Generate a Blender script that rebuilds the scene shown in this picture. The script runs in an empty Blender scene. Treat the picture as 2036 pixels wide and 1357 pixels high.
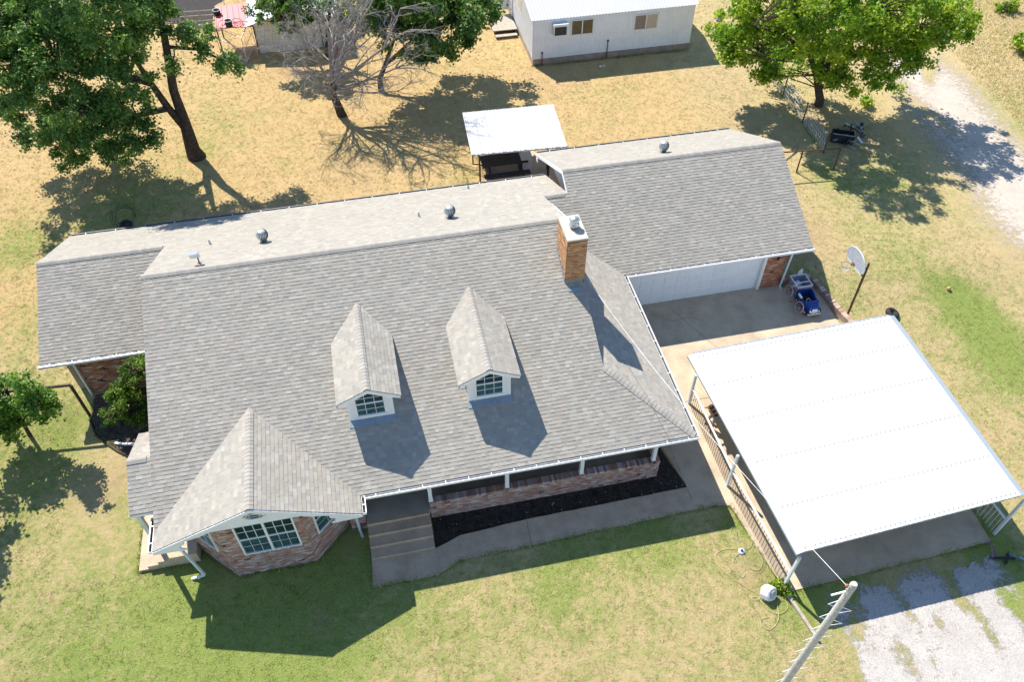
import bpy, bmesh, math, random
import numpy as np
from mathutils import Vector, Matrix
rnd = random.Random(7)
SC = bpy.context.scene
COL = SC.collection

# ------------------------------------------------------------------ camera
IMG_W, IMG_H, FOC, CAM_H = 2036.0, 1357.0, 1600.0, 28.5
yaw, pitch = math.radians(12.0), math.radians(47.85)
FW = np.array([math.sin(yaw)*math.cos(pitch), math.cos(yaw)*math.cos(pitch), -math.sin(pitch)])
RT = np.array([math.cos(yaw), -math.sin(yaw), 0.0])
UP = np.cross(RT, FW)
EYE = np.array([0.0, 0.0, CAM_H])
cam_data = bpy.data.cameras.new('camera')
cam = bpy.data.objects.new('camera', cam_data); COL.objects.link(cam)
cam_data.sensor_width = 36.0; cam_data.lens = FOC/IMG_W*36.0
cam_data.clip_start = 0.5; cam_data.clip_end = 3000
cam.matrix_world = Matrix(((RT[0], UP[0], -FW[0], 0), (RT[1], UP[1], -FW[1], 0), (RT[2], UP[2], -FW[2], CAM_H), (0, 0, 0, 1)))
SC.camera = cam

# ------------------------------------------------------------------ light
SUN_AZ, SUN_EL = 153.5, 50.0           # direction the light travels (clockwise from +Y), height above horizon
w = bpy.data.worlds.new('World'); SC.world = w; w.use_nodes = True
nt = w.node_tree; nt.nodes.clear()
sky = nt.nodes.new('ShaderNodeTexSky'); sky.sky_type = 'NISHITA'; sky.sun_disc = False
sky.sun_elevation = math.radians(SUN_EL); sky.sun_rotation = math.radians(SUN_AZ-180.0)
sky.air_density = 1.0; sky.dust_density = 0.0; sky.ozone_density = 3.0
bg = nt.nodes.new('ShaderNodeBackground'); bg.inputs[1].default_value = 0.13
ow = nt.nodes.new('ShaderNodeOutputWorld')
nt.links.new(sky.outputs[0], bg.inputs[0]); nt.links.new(bg.outputs[0], ow.inputs[0])
sd = bpy.data.lights.new('sun', 'SUN'); sd.energy = 5.0; sd.angle = math.radians(0.53); sd.color = (1.0, 0.94, 0.85)
so = bpy.data.objects.new('sun', sd); COL.objects.link(so)
a = math.radians(SUN_AZ); e = math.radians(SUN_EL)
so.rotation_euler = Vector((math.sin(a)*math.cos(e), math.cos(a)*math.cos(e), -math.sin(e))).to_track_quat('-Z', 'Y').to_euler()
so.location = (-20, 60, 60)
SC.view_settings.view_transform = 'Standard'; SC.view_settings.look = 'None'
SC.view_settings.gamma = 1.0; SC.view_settings.use_curve_mapping = False
SC.view_settings.exposure = 0.74

# ------------------------------------------------------------------ measuring helpers (survey of the place from the view)
def ray(px, py):
    d = FW*FOC + RT*(px-IMG_W/2) - UP*(py-IMG_H/2)
    return d/np.linalg.norm(d)
def P(px, py, z=0.0):
    d = ray(px, py); return EYE + d*((z-EYE[2])/d[2])
def PY(px, py, y):
    d = ray(px, py); return EYE + d*(y/d[1])
def PX(px, py, x):
    d = ray(px, py); return EYE + d*(x/d[0])
GY = [8, 15, 20, 23.7, 26, 28]; GZ = [-.78, -.75, -.62, -.42, -.1, 0]
def gz(y): return float(np.interp(y, GY, GZ))
def G(px, py, up=0.0):
    z = 0
    for i in range(30):
        p = P(px, py, z); z = .5*z+.5*gz(p[1])
    return np.array([p[0], p[1], z+up])
def proj(p):
    d = np.asarray(p, float)-EYE; k = d@FW
    return np.array([FOC*(d@RT)/k+IMG_W/2, IMG_H/2-FOC*(d@UP)/k])
def pix_area(pts):
    q = np.array([proj(p) for p in pts]); x, y = q[:, 0], q[:, 1]
    return abs(np.dot(x, np.roll(y, -1))-np.dot(y, np.roll(x, -1)))/2

# ------------------------------------------------------------------ mesh builder
ORG = {}
class MB:
    def __init__(s): s.v = []; s.f = []; s.c = []; s.sm = []
    def add(s, vs, fs, col=(1, 1, 1), smooth=False):
        n = len(s.v); s.v.extend([tuple(map(float, v)) for v in vs])
        for f in fs: s.f.append(tuple(i+n for i in f)); s.c.append(col); s.sm.append(smooth)
    def box(s, lo, hi, col=(1, 1, 1)):
        x0, y0, z0 = lo; x1, y1, z1 = hi
        s.add([(x0,y0,z0),(x1,y0,z0),(x1,y1,z0),(x0,y1,z0),(x0,y0,z1),(x1,y0,z1),(x1,y1,z1),(x0,y1,z1)],
              [(0,3,2,1),(4,5,6,7),(0,1,5,4),(1,2,6,5),(2,3,7,6),(3,0,4,7)], col)
    def obox(s, c, ax, ay, az, col=(1, 1, 1)):
        c, ax, ay, az = map(lambda q: np.asarray(q, float), (c, ax, ay, az))
        vs = [c-ax-ay-az, c+ax-ay-az, c+ax+ay-az, c-ax+ay-az, c-ax-ay+az, c+ax-ay+az, c+ax+ay+az, c-ax+ay+az]
        s.add(vs, [(0,3,2,1),(4,5,6,7),(0,1,5,4),(1,2,6,5),(2,3,7,6),(3,0,4,7)], col)
    def bar(s, p, q, wd, ht, up=(0, 0, 1), col=(1, 1, 1)):
        p, q, up = map(lambda k: np.asarray(k, float), (p, q, up)); d = q-p; L = np.linalg.norm(d); d = d/L
        side = np.cross(d, up); n = np.linalg.norm(side)
        if n < 1e-6: side = np.cross(d, (0, 1, 0)); n = np.linalg.norm(side)
        side /= n; u2 = np.cross(side, d)
        s.obox((p+q)/2, d*L/2, side*wd/2, u2*ht/2, col)
    def tube(s, path, r, n=8, col=(1, 1, 1), cap=True):
        path = [np.asarray(p, float) for p in path]; m = len(path)
        rs = r if hasattr(r, '__len__') else [r]*m
        base = len(s.v); ref = None; vs = []
        for i, p in enumerate(path):
            d = path[min(i+1, m-1)]-path[max(i-1, 0)]; d = d/(np.linalg.norm(d)+1e-9)
            if ref is None:
                ref = np.array([0, 0, 1.]) if abs(d[2]) < .9 else np.array([1., 0, 0])
            x = np.cross(ref, d); x /= np.linalg.norm(x)+1e-9; y = np.cross(d, x); ref = y
            x2 = np.cross(y, d)
            for k in range(n):
                t = 2*math.pi*k/n; vs.append(p+rs[i]*(math.cos(t)*x+math.sin(t)*y))
        fs = []
        for i in range(m-1):
            for k in range(n):
                fs.append((i*n+k, i*n+(k+1) % n, (i+1)*n+(k+1) % n, (i+1)*n+k))
        s.add(vs, fs, col, True)
        if cap:
            s.add(vs[:n], [tuple(range(n))[::-1]], col); s.add(vs[-n:], [tuple(range(n))], col)
    def lathe(s, prof, c, n=16, col=(1, 1, 1), smooth=True):
        vs = []; c = np.asarray(c, float)
        for (r, z) in prof:
            for k in range(n):
                t = 2*math.pi*k/n; vs.append(c+np.array([r*math.cos(t), r*math.sin(t), z]))
        fs = []
        for i in range(len(prof)-1):
            for k in range(n): fs.append((i*n+k, i*n+(k+1) % n, (i+1)*n+(k+1) % n, (i+1)*n+k))
        s.add(vs, fs, col, smooth)
    def prism(s, poly, n, col=(1, 1, 1)):
        """closed solid: polygon (3D points) swept along vector n"""
        poly = [np.asarray(p, float) for p in poly]; n = np.asarray(n, float); m = len(poly)
        vs = poly+[p+n for p in poly]
        fs = [tuple(range(m))[::-1], tuple(range(m, 2*m))]+[(i, (i+1) % m, (i+1) % m+m, i+m) for i in range(m)]
        s.add(vs, fs, col)
    def torus(s, c, ax, R, r, n=24, k=8, col=(1, 1, 1)):
        c = np.asarray(c, float); ax = np.asarray(ax, float); ax /= np.linalg.norm(ax)
        x = np.cross(ax, (0.31, .2, .9)); x /= np.linalg.norm(x); y = np.cross(ax, x); vs = []
        for i in range(n):
            t = 2*math.pi*i/n; d = math.cos(t)*x+math.sin(t)*y
            for j in range(k):
                p = 2*math.pi*j/k; vs.append(c+d*(R+r*math.cos(p))+ax*r*math.sin(p))
        fs = [(i*k+j, i*k+(j+1) % k, ((i+1) % n)*k+(j+1) % k, ((i+1) % n)*k+j) for i in range(n) for j in range(k)]
        s.add(vs, fs, col, True)

def obj(name, mb, material, parent=None, label=None, kind=None):
    o_ = ORG.get(parent.name, np.zeros(3)) if parent else np.zeros(3)
    me = bpy.data.meshes.new(name)
    vs = np.array(mb.v, float)-o_
    me.from_pydata(vs.tolist(), [], mb.f)
    if any(c != (1, 1, 1) for c in mb.c):
        at = me.color_attributes.new('Col', 'FLOAT_COLOR', 'CORNER')
        tot = np.array([len(f) for f in mb.f]); cc = np.repeat(np.array([tuple(c)+(1.,) for c in mb.c], np.float32), tot, axis=0)
        at.data.foreach_set('color', cc.ravel())
    if any(mb.sm): me.polygons.foreach_set('use_smooth', mb.sm)
    bm = bmesh.new(); bm.from_mesh(me); bmesh.ops.recalc_face_normals(bm, faces=bm.faces); bm.to_mesh(me); bm.free()
    me.materials.append(material)
    o = bpy.data.objects.new(name, me); COL.objects.link(o)
    if parent: o.parent = parent; ORG[o.name] = o_
    if label: o['label'] = label
    if kind: o['kind'] = kind
    return o
def thing(name, label, cat, loc, group=None):
    o = bpy.data.objects.new(name, None); COL.objects.link(o); o.empty_display_size = .3
    loc = np.asarray(loc, float); o.location = loc; ORG[o.name] = loc
    o['label'] = label; o['category'] = cat
    if cat == 'scooter': group = 'kick scooters by the carport'
    if cat == 'tyre': group = 'loose black tyres'
    if group: o['group'] = group
    return o
def tag(o, label, cat, group=None):
    o['label'] = label; o['category'] = cat
    if group: o['group'] = group
    return o
def share(src, name, loc, parent, mat=None):
    """another object on the same mesh"""
    o = src.copy(); COL.objects.link(o); o.name = name; o.location = Vector(loc)
    o.parent = parent; return o

# ------------------------------------------------------------------ materials
def mat(name, col, rough=.8, metal=0., nscale=6., namt=.15, col2=None, bump=0., bscale=None, attr=False, spec=.5, transl=0., fine=0., fscale=80., coat=0.):
    m = bpy.data.materials.new(name); m.use_nodes = True; t = m.node_tree; N = t.nodes; L = t.links
    b = N['Principled BSDF']; b.inputs['Roughness'].default_value = rough; b.inputs['Metallic'].default_value = metal
    b.inputs['Specular IOR Level'].default_value = spec
    if coat: b.inputs['Coat Weight'].default_value = coat
    tc = N.new('ShaderNodeNewGeometry')
    no = N.new('ShaderNodeTexNoise'); no.inputs['Scale'].default_value = nscale; no.inputs['Detail'].default_value = 6.0; no.inputs['Roughness'].default_value = .65
    L.new(tc.outputs['Position'], no.inputs['Vector'])
    cr = N.new('ShaderNodeValToRGB'); c = np.array(col); c2 = np.array(col2) if col2 is not None else None
    lo = c*(1-namt) if c2 is None else c2; hi = np.minimum(c*(1+namt), .95) if c2 is None else c
    cr.color_ramp.elements[0].position = .32; cr.color_ramp.elements[1].position = .68
    cr.color_ramp.elements[0].color = (*lo, 1); cr.color_ramp.elements[1].color = (*hi, 1)
    L.new(no.outputs['Fac'], cr.inputs[0]); out = cr.outputs[0]
    if attr:
        at = N.new('ShaderNodeAttribute'); at.attribute_name = 'Col'
        mx = N.new('ShaderNodeMix'); mx.data_type = 'RGBA'; mx.blend_type = 'MULTIPLY'; mx.inputs[0].default_value = 1
        L.new(out, mx.inputs[6]); L.new(at.outputs['Color'], mx.inputs[7]); out = mx.outputs[2]
    if fine:
        n2 = N.new('ShaderNodeTexNoise'); n2.inputs['Scale'].default_value = fscale; n2.inputs['Detail'].default_value = 3.
        L.new(tc.outputs['Position'], n2.inputs['Vector'])
        mr = N.new('ShaderNodeMapRange'); mr.inputs[1].default_value = .3; mr.inputs[2].default_value = .7; mr.inputs[3].default_value = 1-fine; mr.inputs[4].default_value = 1+fine
        L.new(n2.outputs['Fac'], mr.inputs[0])
        mx = N.new('ShaderNodeMix'); mx.data_type = 'RGBA'; mx.blend_type = 'MULTIPLY'; mx.inputs[0].default_value = 1
        L.new(out, mx.inputs[6]); L.new(mr.outputs[0], mx.inputs[7]); out = mx.outputs[2]
    L.new(out, b.inputs['Base Color'])
    if bump:
        n3 = N.new('ShaderNodeTexNoise'); n3.inputs['Scale'].default_value = bscale or nscale*4; n3.inputs['Detail'].default_value = 4.
        L.new(tc.outputs['Position'], n3.inputs['Vector'])
        bp = N.new('ShaderNodeBump'); bp.inputs['Strength'].default_value = bump; bp.inputs['Distance'].default_value = .02
        L.new(n3.outputs['Fac'], bp.inputs['Height']); L.new(bp.outputs[0], b.inputs['Normal'])
    if transl:
        tr = N.new('ShaderNodeBsdfTranslucent'); ms = N.new('ShaderNodeMixShader'); ms.inputs[0].default_value = transl
        br = N.new('ShaderNodeMix'); br.data_type = 'RGBA'; br.blend_type = 'MULTIPLY'; br.inputs[0].default_value = 1; br.inputs[7].default_value = (1.3, 1.25, .5, 1)
        L.new(out, br.inputs[6]); L.new(br.outputs[2], tr.inputs['Color'])
        L.new(b.outputs[0], ms.inputs[1]); L.new(tr.outputs[0], ms.inputs[2]); L.new(ms.outputs[0], N['Material Output'].inputs[0])
    return m
M = {}
M['shingle'] = mat('shingle', (.965, .955, .925), .9, nscale=.4, col2=(.90, .893, .87), attr=True, fine=.16, fscale=120, spec=.2)
M['deck'] = mat('roof_deck', (.12, .11, .10), .9)
M['white'] = mat('white_paint', (.78, .79, .80), .5, nscale=2, namt=.04)
M['gutter'] = mat('gutter_white', (.82, .83, .84), .35, nscale=3, namt=.05)
M['gutterdull'] = mat('gutter_dark_grey', (.20, .21, .22), .5, nscale=3, namt=.1)  # darker grey for the back gutters
M['gutterdark'] = mat('gutter_grime_shade', (.05, .05, .05), .9)  # near-black that puts grime and inner shade into one colour
M['brick'] = mat('brick', (1, 1, 1), .9, nscale=18, namt=.16, attr=True, bump=.3, bscale=90, spec=.2, fine=.14, fscale=60)
M['mortar'] = mat('mortar', (.30, .25, .22), .95, nscale=10, namt=.2)
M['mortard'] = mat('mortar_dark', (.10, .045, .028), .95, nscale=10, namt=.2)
M['glass'] = mat('window_glass', (.012, .035, .038), .04, nscale=1.2, namt=.5, spec=.8)
M['glasslo'] = mat('window_glass_teal', (.03, .085, .095), .18, nscale=2.5, namt=.5, spec=.6)  # lighter, rougher teal glass for the lower sashes
M['concrete'] = mat('concrete', (.58, .48, .345), .92, nscale=.8, namt=.1, col2=(.40, .315, .225), fine=.12, fscale=25, bump=.15, bscale=60, spec=.2)
M['concgrey'] = mat('concrete_grey', (.56, .42, .295), .92, nscale=1.4, col2=(.41, .30, .205), fine=.14, fscale=30, bump=.15, bscale=60, spec=.2)
M['porchfloor'] = mat('porch_concrete', (.45, .38, .30), .85, nscale=1.0, col2=(.34, .28, .22), fine=.1, spec=.2)
M['soil'] = mat('soil', (.055, .046, .037), .95, nscale=5, col2=(.022, .019, .016), fine=.5, fscale=18, bump=.8, bscale=14, spec=.1)
M['metalroof'] = mat('white_metal_roof', (.52, .52, .525), .45, nscale=.35, col2=(.48, .48, .48), spec=.4)
M['metalwall'] = mat('white_metal_wall', (.81, .84, .88), .5, nscale=1.5, namt=.04, spec=.4)
M['greywhite'] = mat('grey_white_trim', (.62, .68, .72), .4, nscale=2, namt=.06)
M['alu'] = mat('galvanised', (.55, .57, .58), .35, .8, nscale=6, namt=.15)
M['flash'] = mat('flashing', (.25, .31, .36), .5, .3, nscale=5, namt=.15)
M['rust'] = mat('rusty_steel', (.17, .075, .045), .85, nscale=14, col2=(.07, .032, .022), bump=.3)
M['darkpipe'] = mat('dark_pipe', (.06, .035, .025), .7, nscale=9, namt=.3)
M['black'] = mat('black_rubber', (.015, .015, .016), .75, nscale=8, namt=.3)
M['wood'] = mat('weathered_wood', (.46, .40, .32), .9, nscale=5, col2=(.30, .26, .21), fine=.2, fscale=30)
M['darkwood'] = mat('dark_wood', (.07, .06, .05), .85, nscale=7, col2=(.03, .027, .025), fine=.3)
M['pole'] = mat('pole_wood', (.55, .53, .49), .9, nscale=9, col2=(.36, .35, .33), bump=.4, bscale=40)
M['bark'] = mat('bark', (.11, .085, .065), .95, nscale=6, col2=(.035, .028, .023), bump=1., bscale=20, spec=.1)
M['deadbark'] = mat('dead_bark', (.42, .39, .36), .95, nscale=5, col2=(.24, .21, .19), bump=.5, bscale=25, spec=.1)
M['leaf'] = mat('leaf', (1, 1, 1), .5, nscale=.5, namt=.25, attr=True, transl=.38, spec=.35)
M['red'] = mat('red_metal', (.62, .16, .16), .5, nscale=1.5, namt=.1)
M['blue'] = mat('blue_plastic', (.012, .055, .25), .3, nscale=3, namt=.15, spec=.5)
M['cable'] = mat('cable', (.7, .7, .68), .6)
M['pinkwhite'] = mat('pale_tyre', (.62, .55, .55), .7)
M['yellow'] = mat('yellow_rubber', (.50, .42, .21), .6)
M['greenhose'] = mat('grey_green_hose', (.34, .38, .28), .6)
M['palegrey'] = mat('pale_grey_plastic', (.66, .67, .68), .5, nscale=4, namt=.06)
M['terracotta'] = mat('terracotta', (.36, .12, .07), .9)
M['caprender'] = mat('chimney_cap', (.55, .51, .44), .9, nscale=5, col2=(.45, .41, .34), fine=.1)
M['found'] = mat('foundation_block', (.42, .33, .26), .95, nscale=2.2, col2=(.25, .19, .16), fine=.2, fscale=14)
M['tan'] = mat('curtain', (.5, .43, .33), .6, nscale=9, namt=.1)

# ------------------------------------------------------------------ ground
def smooth(t): t = np.clip(t, 0, 1); return t*t*(3-2*t)
def axis(lo, hi, step, far):
    f = list(np.arange(lo, hi+1e-6, step)); k = step
    out = []; x = hi
    while x < far: k *= 1.6; x += k; out.append(x)
    inn = []; x = lo; k = step
    while x > -far: k *= 1.6; x -= k; inn.append(x)
    return np.array(inn[::-1]+f+out)
def ground():
    xs = axis(-26, 60, .5, 700); ys = axis(2, 76, .5, 700)
    X, Y = np.meshgrid(xs, ys); Z = np.interp(Y, GY, GZ)
    nx, ny = len(xs), len(ys)
    v = np.stack([X.ravel(), Y.ravel(), Z.ravel()], 1)
    i = np.arange(nx-1)[None, :]+nx*np.arange(ny-1)[:, None]; i = i.ravel()
    f = np.stack([i, i+1, i+nx+1, i+nx], 1)
    me = bpy.data.meshes.new('ground'); me.from_pydata(v.tolist(), [], f.tolist())
    # lushness: green patches of the lawn, dry orange yard, bare earth
    gr = np.full(X.shape, .0); ba = np.zeros(X.shape); dr = np.zeros(X.shape)
    gr += .21*smooth((26-Y)/8)+.05
    dr += .85*smooth((Y-27)/6)*smooth((24-X)/5)
    GREEN = [(250,1250,220,.08),(520,1300,160,.12),(900,1180,120,.06),(1350,1080,110,.10),(120,1340,170,.35),(430,1330,140,.4),(640,1335,110,.25),(600,1200,200,.45),(400,1110,60,.45),(700,1130,80,.5),(1470,1050,45,.6),(1300,1060,80,.45),
             (1130,1110,90,.35),(1090,1200,55,.4),(1230,1080,30,.3),(930,1330,70,.2),(30,500,70,.45),(70,640,70,.3),(60,840,110,.5),(150,830,60,.3),(30,1010,90,.3),(290,1010,50,.35),
             (330,1160,60,.25),(1690,590,50,.3),(1840,540,80,.25),(1950,640,60,.8),(1905,585,50,.6),(2010,730,70,.65),(1760,480,90,.3),(1640,350,40,.35),(1600,560,40,.6),
             (440,235,60,.3),(395,300,30,.5),(1180,195,60,.16),(1240,190,50,.12),(250,420,120,.5),(930,350,30,.25),(1600,1170,60,.6),(1560,1200,50,.5),(1990,1150,70,.65),(1960,1080,50,.55),
             (1680,1160,40,.4),(1700,340,80,.35),(1800,370,80,.3),(2000,200,60,.25),(2030,250,60,.25),(1920,30,50,.12),(230,1300,100,.2),(1850,900,60,.0),(820,1200,60,.3),(560,330,30,.1)]
    for px, py, r, val in GREEN:
        c = G(px, py); rr = r*np.linalg.norm(c-EYE)/FOC
        gr += val*np.exp(-((X-c[0])**2+((Y-c[1])/1.25)**2)/(rr*rr*.8))
    BARE = [(1600,470,60,.7),(1440,170,80,.35),(1850,860,40,.5),(1680,325,30,.8),(720,330,70,.25),(1100,150,90,.3),(1700,270,70,.5),(1480,260,60,.4),(225,960,40,.5),(760,160,60,.4),
            (1490,1130,30,.5),(1530,1180,40,.3),(640,1240,25,.6),(700,1080,25,.5),(450,1140,35,.5),(150,1000,40,.3),(580,130,50,.5),(480,110,40,.5),(190,870,15,.7)]
    for px, py, r, val in BARE:
        c = G(px, py); rr = r*np.linalg.norm(c-EYE)/FOC
        ba += val*np.exp(-((X-c[0])**2+((Y-c[1])/1.25)**2)/(rr*rr*.8))
    global GMASK; GMASK = (xs, ys, np.stack([np.clip(gr,0,1), np.clip(ba,0,1), np.clip(dr,0,1)], 2))
    col = np.stack([np.clip(gr, 0, 1).ravel(), np.clip(ba, 0, 1).ravel(), np.clip(dr, 0, 1).ravel(), np.ones(X.size)], 1).astype(np.float32)
    at = me.color_attributes.new('Mask', 'FLOAT_COLOR', 'POINT'); at.data.foreach_set('color', col.ravel())
    m = bpy.data.materials.new('lawn'); m.use_nodes = True; t = m.node_tree; N = t.nodes; L = t.links
    b = N['Principled BSDF']; b.inputs['Roughness'].default_value = .95; b.inputs['Specular IOR Level'].default_value = .1
    ge = N.new('ShaderNodeNewGeometry'); ma = N.new('ShaderNodeAttribute'); ma.attribute_name = 'Mask'
    sp = N.new('ShaderNodeSeparateColor'); L.new(ma.outputs['Color'], sp.inputs[0])
    def noise(sc, det=5., rough=.65, dist=0.):
        n = N.new('ShaderNodeTexNoise'); n.inputs['Scale'].default_value = sc; n.inputs['Detail'].default_value = det; n.inputs['Roughness'].default_value = rough; n.inputs['Distortion'].default_value = dist
        L.new(ge.outputs['Position'], n.inputs['Vector']); return n.outputs['Fac']
    def math_(op, a_, b_=None, c_=None, clamp=False):
        n = N.new('ShaderNodeMath'); n.operation = op; n.use_clamp = clamp
        for k, q in enumerate((a_, b_, c_)):
            if q is None: continue
            if isinstance(q, (int, float)): n.inputs[k].default_value = q
            else: L.new(q, n.inputs[k])
        return n.outputs[0]
    def mixc(fac, c1, c2):
        n = N.new('ShaderNodeMix'); n.data_type = 'RGBA'
        L.new(fac, n.inputs[0])
        for k, q in ((6, c1), (7, c2)):
            if isinstance(q, tuple): n.inputs[k].default_value = (*q, 1)
            else: L.new(q, n.inputs[k])
        return n.outputs[2]
    big = noise(.22, 3.); mid = noise(1.1, 6., .7, .6); sml = noise(3.4, 5., .75, .5); fine = noise(9., 5., .8, .8); grain = noise(30., 4., .8)
    def spread(v, k): return math_('MULTIPLY_ADD', math_('SUBTRACT', v, .5), k, .5, clamp=True)
    fi = spread(fine, 2.6); gn = spread(grain, 3.0); sm = spread(sml, 2.4)
    straw = mixc(sp.outputs[2], (.64, .50, .265), (.67, .455, .21))
    straw = mixc(math_('MULTIPLY', fi, .55), (.40, .285, .13), straw) if False else mixc(fi, mixc(sp.outputs[2], (.50, .375, .18), (.56, .37, .16)), straw)
    straw = mixc(math_('MULTIPLY', gn, .30), straw, (.78, .61, .37))
    g = math_('ADD', math_('MULTIPLY', sp.outputs[0], 1.15), math_('MULTIPLY', math_('SUBTRACT', mid, .5), 1.5))
    g = math_('ADD', g, math_('MULTIPLY', math_('SUBTRACT', big, .5), .7))
    g = math_('ADD', g, math_('MULTIPLY', math_('SUBTRACT', sml, .5), 2.0))
    g = math_('ADD', g, math_('MULTIPLY', math_('SUBTRACT', fine, .5), 2.0))
    g = math_('ADD', g, math_('MULTIPLY', math_('SUBTRACT', grain, .5), 1.2))
    g = math_('MULTIPLY', math_('SUBTRACT', g, .06), 1.25, clamp=True)
    green = mixc(gn, (.125, .215, .04), (.44, .47, .135))
    c = mixc(g, straw, green)
    bare = math_('MULTIPLY', math_('ADD', sp.outputs[1], math_('MULTIPLY', math_('SUBTRACT', mid, .55), 1.2)), 1.2, clamp=True)
    c = mixc(math_('MULTIPLY', bare, .7), c, mixc(fi, (.42, .27, .16), (.58, .40, .26)))
    gap = math_('MULTIPLY', math_('SUBTRACT', noise(20., 4., .85), .55, clamp=True), 6., clamp=True)
    c = mixc(math_('MULTIPLY', gap, .38), c, (.115, .095, .045))
    L.new(c, b.inputs['Base Color'])
    hh = math_('ADD', math_('MULTIPLY', fine, .8), math_('MULTIPLY', grain, .6))
    bp = N.new('ShaderNodeBump'); bp.inputs['Strength'].default_value = 1.; bp.inputs['Distance'].default_value = .10
    L.new(hh, bp.inputs['Height']); L.new(bp.outputs[0], b.inputs['Normal'])
    M['lawn'] = m
    me.materials.append(m)
    o = bpy.data.objects.new('ground', me); COL.objects.link(o); o['kind'] = 'structure'
    return o
ground()

def slab(name, poly, up, thick, material, kind='structure', jitter=0.):
    """flat paving that follows the fall of the ground; poly = list of xy"""
    bm = bmesh.new()
    vs = [bm.verts.new((p[0], p[1], 0)) for p in poly]; bm.faces.new(vs)
    for yy in GY:
        bmesh.ops.bisect_plane(bm, geom=bm.verts[:]+bm.edges[:]+bm.faces[:], plane_co=(0, yy, 0), plane_no=(0, 1, 0))
    for v in bm.verts: v.co.z = gz(v.co.y)+up
    if thick:
        r = bmesh.ops.extrude_face_region(bm, geom=bm.faces[:])
        for v in [q for q in r['geom'] if isinstance(q, bmesh.types.BMVert)]: v.co.z -= thick
    bmesh.ops.recalc_face_normals(bm, faces=bm.faces)
    me = bpy.data.meshes.new(name); bm.to_mesh(me); bm.free(); me.materials.append(material)
    o = bpy.data.objects.new(name, me); COL.objects.link(o); o['kind'] = kind
    return o
def gp(*pts): return [tuple(G(*p)[:2]) for p in pts]
def rough_edge(poly, step=.35, amp=.03):
    out = []; n = len(poly)
    for i in range(n):
        a_ = np.array(poly[i]); b_ = np.array(poly[(i+1) % n]); d = b_-a_; L = np.linalg.norm(d); k = max(1, int(L/step))
        nr = np.array([-d[1], d[0]])/L
        for j in range(k):
            out.append(tuple(a_+d*j/k+(nr*rnd.uniform(-amp, amp) if j else 0)))
    return out

walk = gp((741,1169),(871,1145),(917,1114),(1063,1084),(1400,1011),(1428,1005))+[(11.55,15.2),(10.95,15.4),(10.95,18.4),(10.55,18.4)]+gp((1367,970),(1048,1034),(915,1066),(866,1092))+[(.2,15.7),(-2.3,15.7)]
slab('walkway', rough_edge(walk, .4, .015), .035, .2, M['concgrey'])
drive = [(10.0,26.35),(19.55,26.35),(19.6,26.0),(21.35,25.95),(21.55,22.6),(22.2,17.0),(22.0,11.32),(13.05,11.02),(12.42,15.0),(11.56,15.2),(10.96,15.4),(10.96,18.4),(10.0,18.4)]
slab('driveway_slab', drive, .04, .2, M['concrete'])
for a_, b_ in (((11.0,19.9),(22.0,20.1)), ((16.2,26.2),(16.6,11.3)), ((12.6,15.6),(22.0,15.8))):
    pass
def seam(name, pix, wd, material, up=.0445):
    m_ = MB()
    for (p_, q_) in zip(pix[:-1], pix[1:]):
        a_, b_ = G(*p_, up), G(*q_, up); n = max(1, int(np.linalg.norm(b_-a_)/.4)); d = (b_-a_)/np.linalg.norm(b_-a_); sd_ = np.array([-d[1], d[0], 0])*wd/2
        for i in range(n):
            p0_ = a_+(b_-a_)*i/n; p1_ = a_+(b_-a_)*(i+1)/n
            for q in (p0_, p1_): q[2] = gz(q[1])+up
            m_.add([p0_-sd_, p0_+sd_, p1_+sd_, p1_-sd_], [(0,1,2,3)])
    o = obj(name, m_, material); o['kind'] = 'structure'
M['seam'] = mat('seam_dark', (.22,.17,.12), .95)
seam('walk_crack', ((1369,972),(1377,984),(1384,990),(1391,1001),(1398,1010)), .03, M['seam'], .0395); seam('walk_joint', ((1047,1036),(1056,1084)), .025, M['seam'], .0395)
seam('drive_joint', ((1352,803),(1368,799),(1420,790)), .03, M['seam']); seam('drive_joint', ((1330,612),(1440,704)), .02, M['seam']); seam('drive_crack', ((1290,625),(1340,640),(1370,632),(1400,640)), .02, M['seam'])
slab('patio_slab', gp((955,314),(1060,300),(1125,360),(1120,400),(985,400)), .03, .1, M['concrete'])
bed = gp((866,1093),(915,1067),(1048,1035),(1367,971))+[(10.5,18.3),(9.9,18.3),(9.9,17.1),(.25,17.1),(.2,15.7)]
slab('flower_bed', rough_edge(bed, .4, .03), .012, .0, M['soil'])
bed2 = gp((186,798),(180,835),(192,865),(215,880),(250,905))+[(-10.2,20.6),(-9.4,20.6),(-9.4,26.0),(-13.7,26.0)]
slab('corner_flower_bed', rough_edge(bed2, .4, .05), .012, .0, mat('mulch', (.13,.105,.085), .95, nscale=4, col2=(.05,.042,.036), fine=.5, fscale=14, bump=.8, bscale=16, spec=.1))

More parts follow.
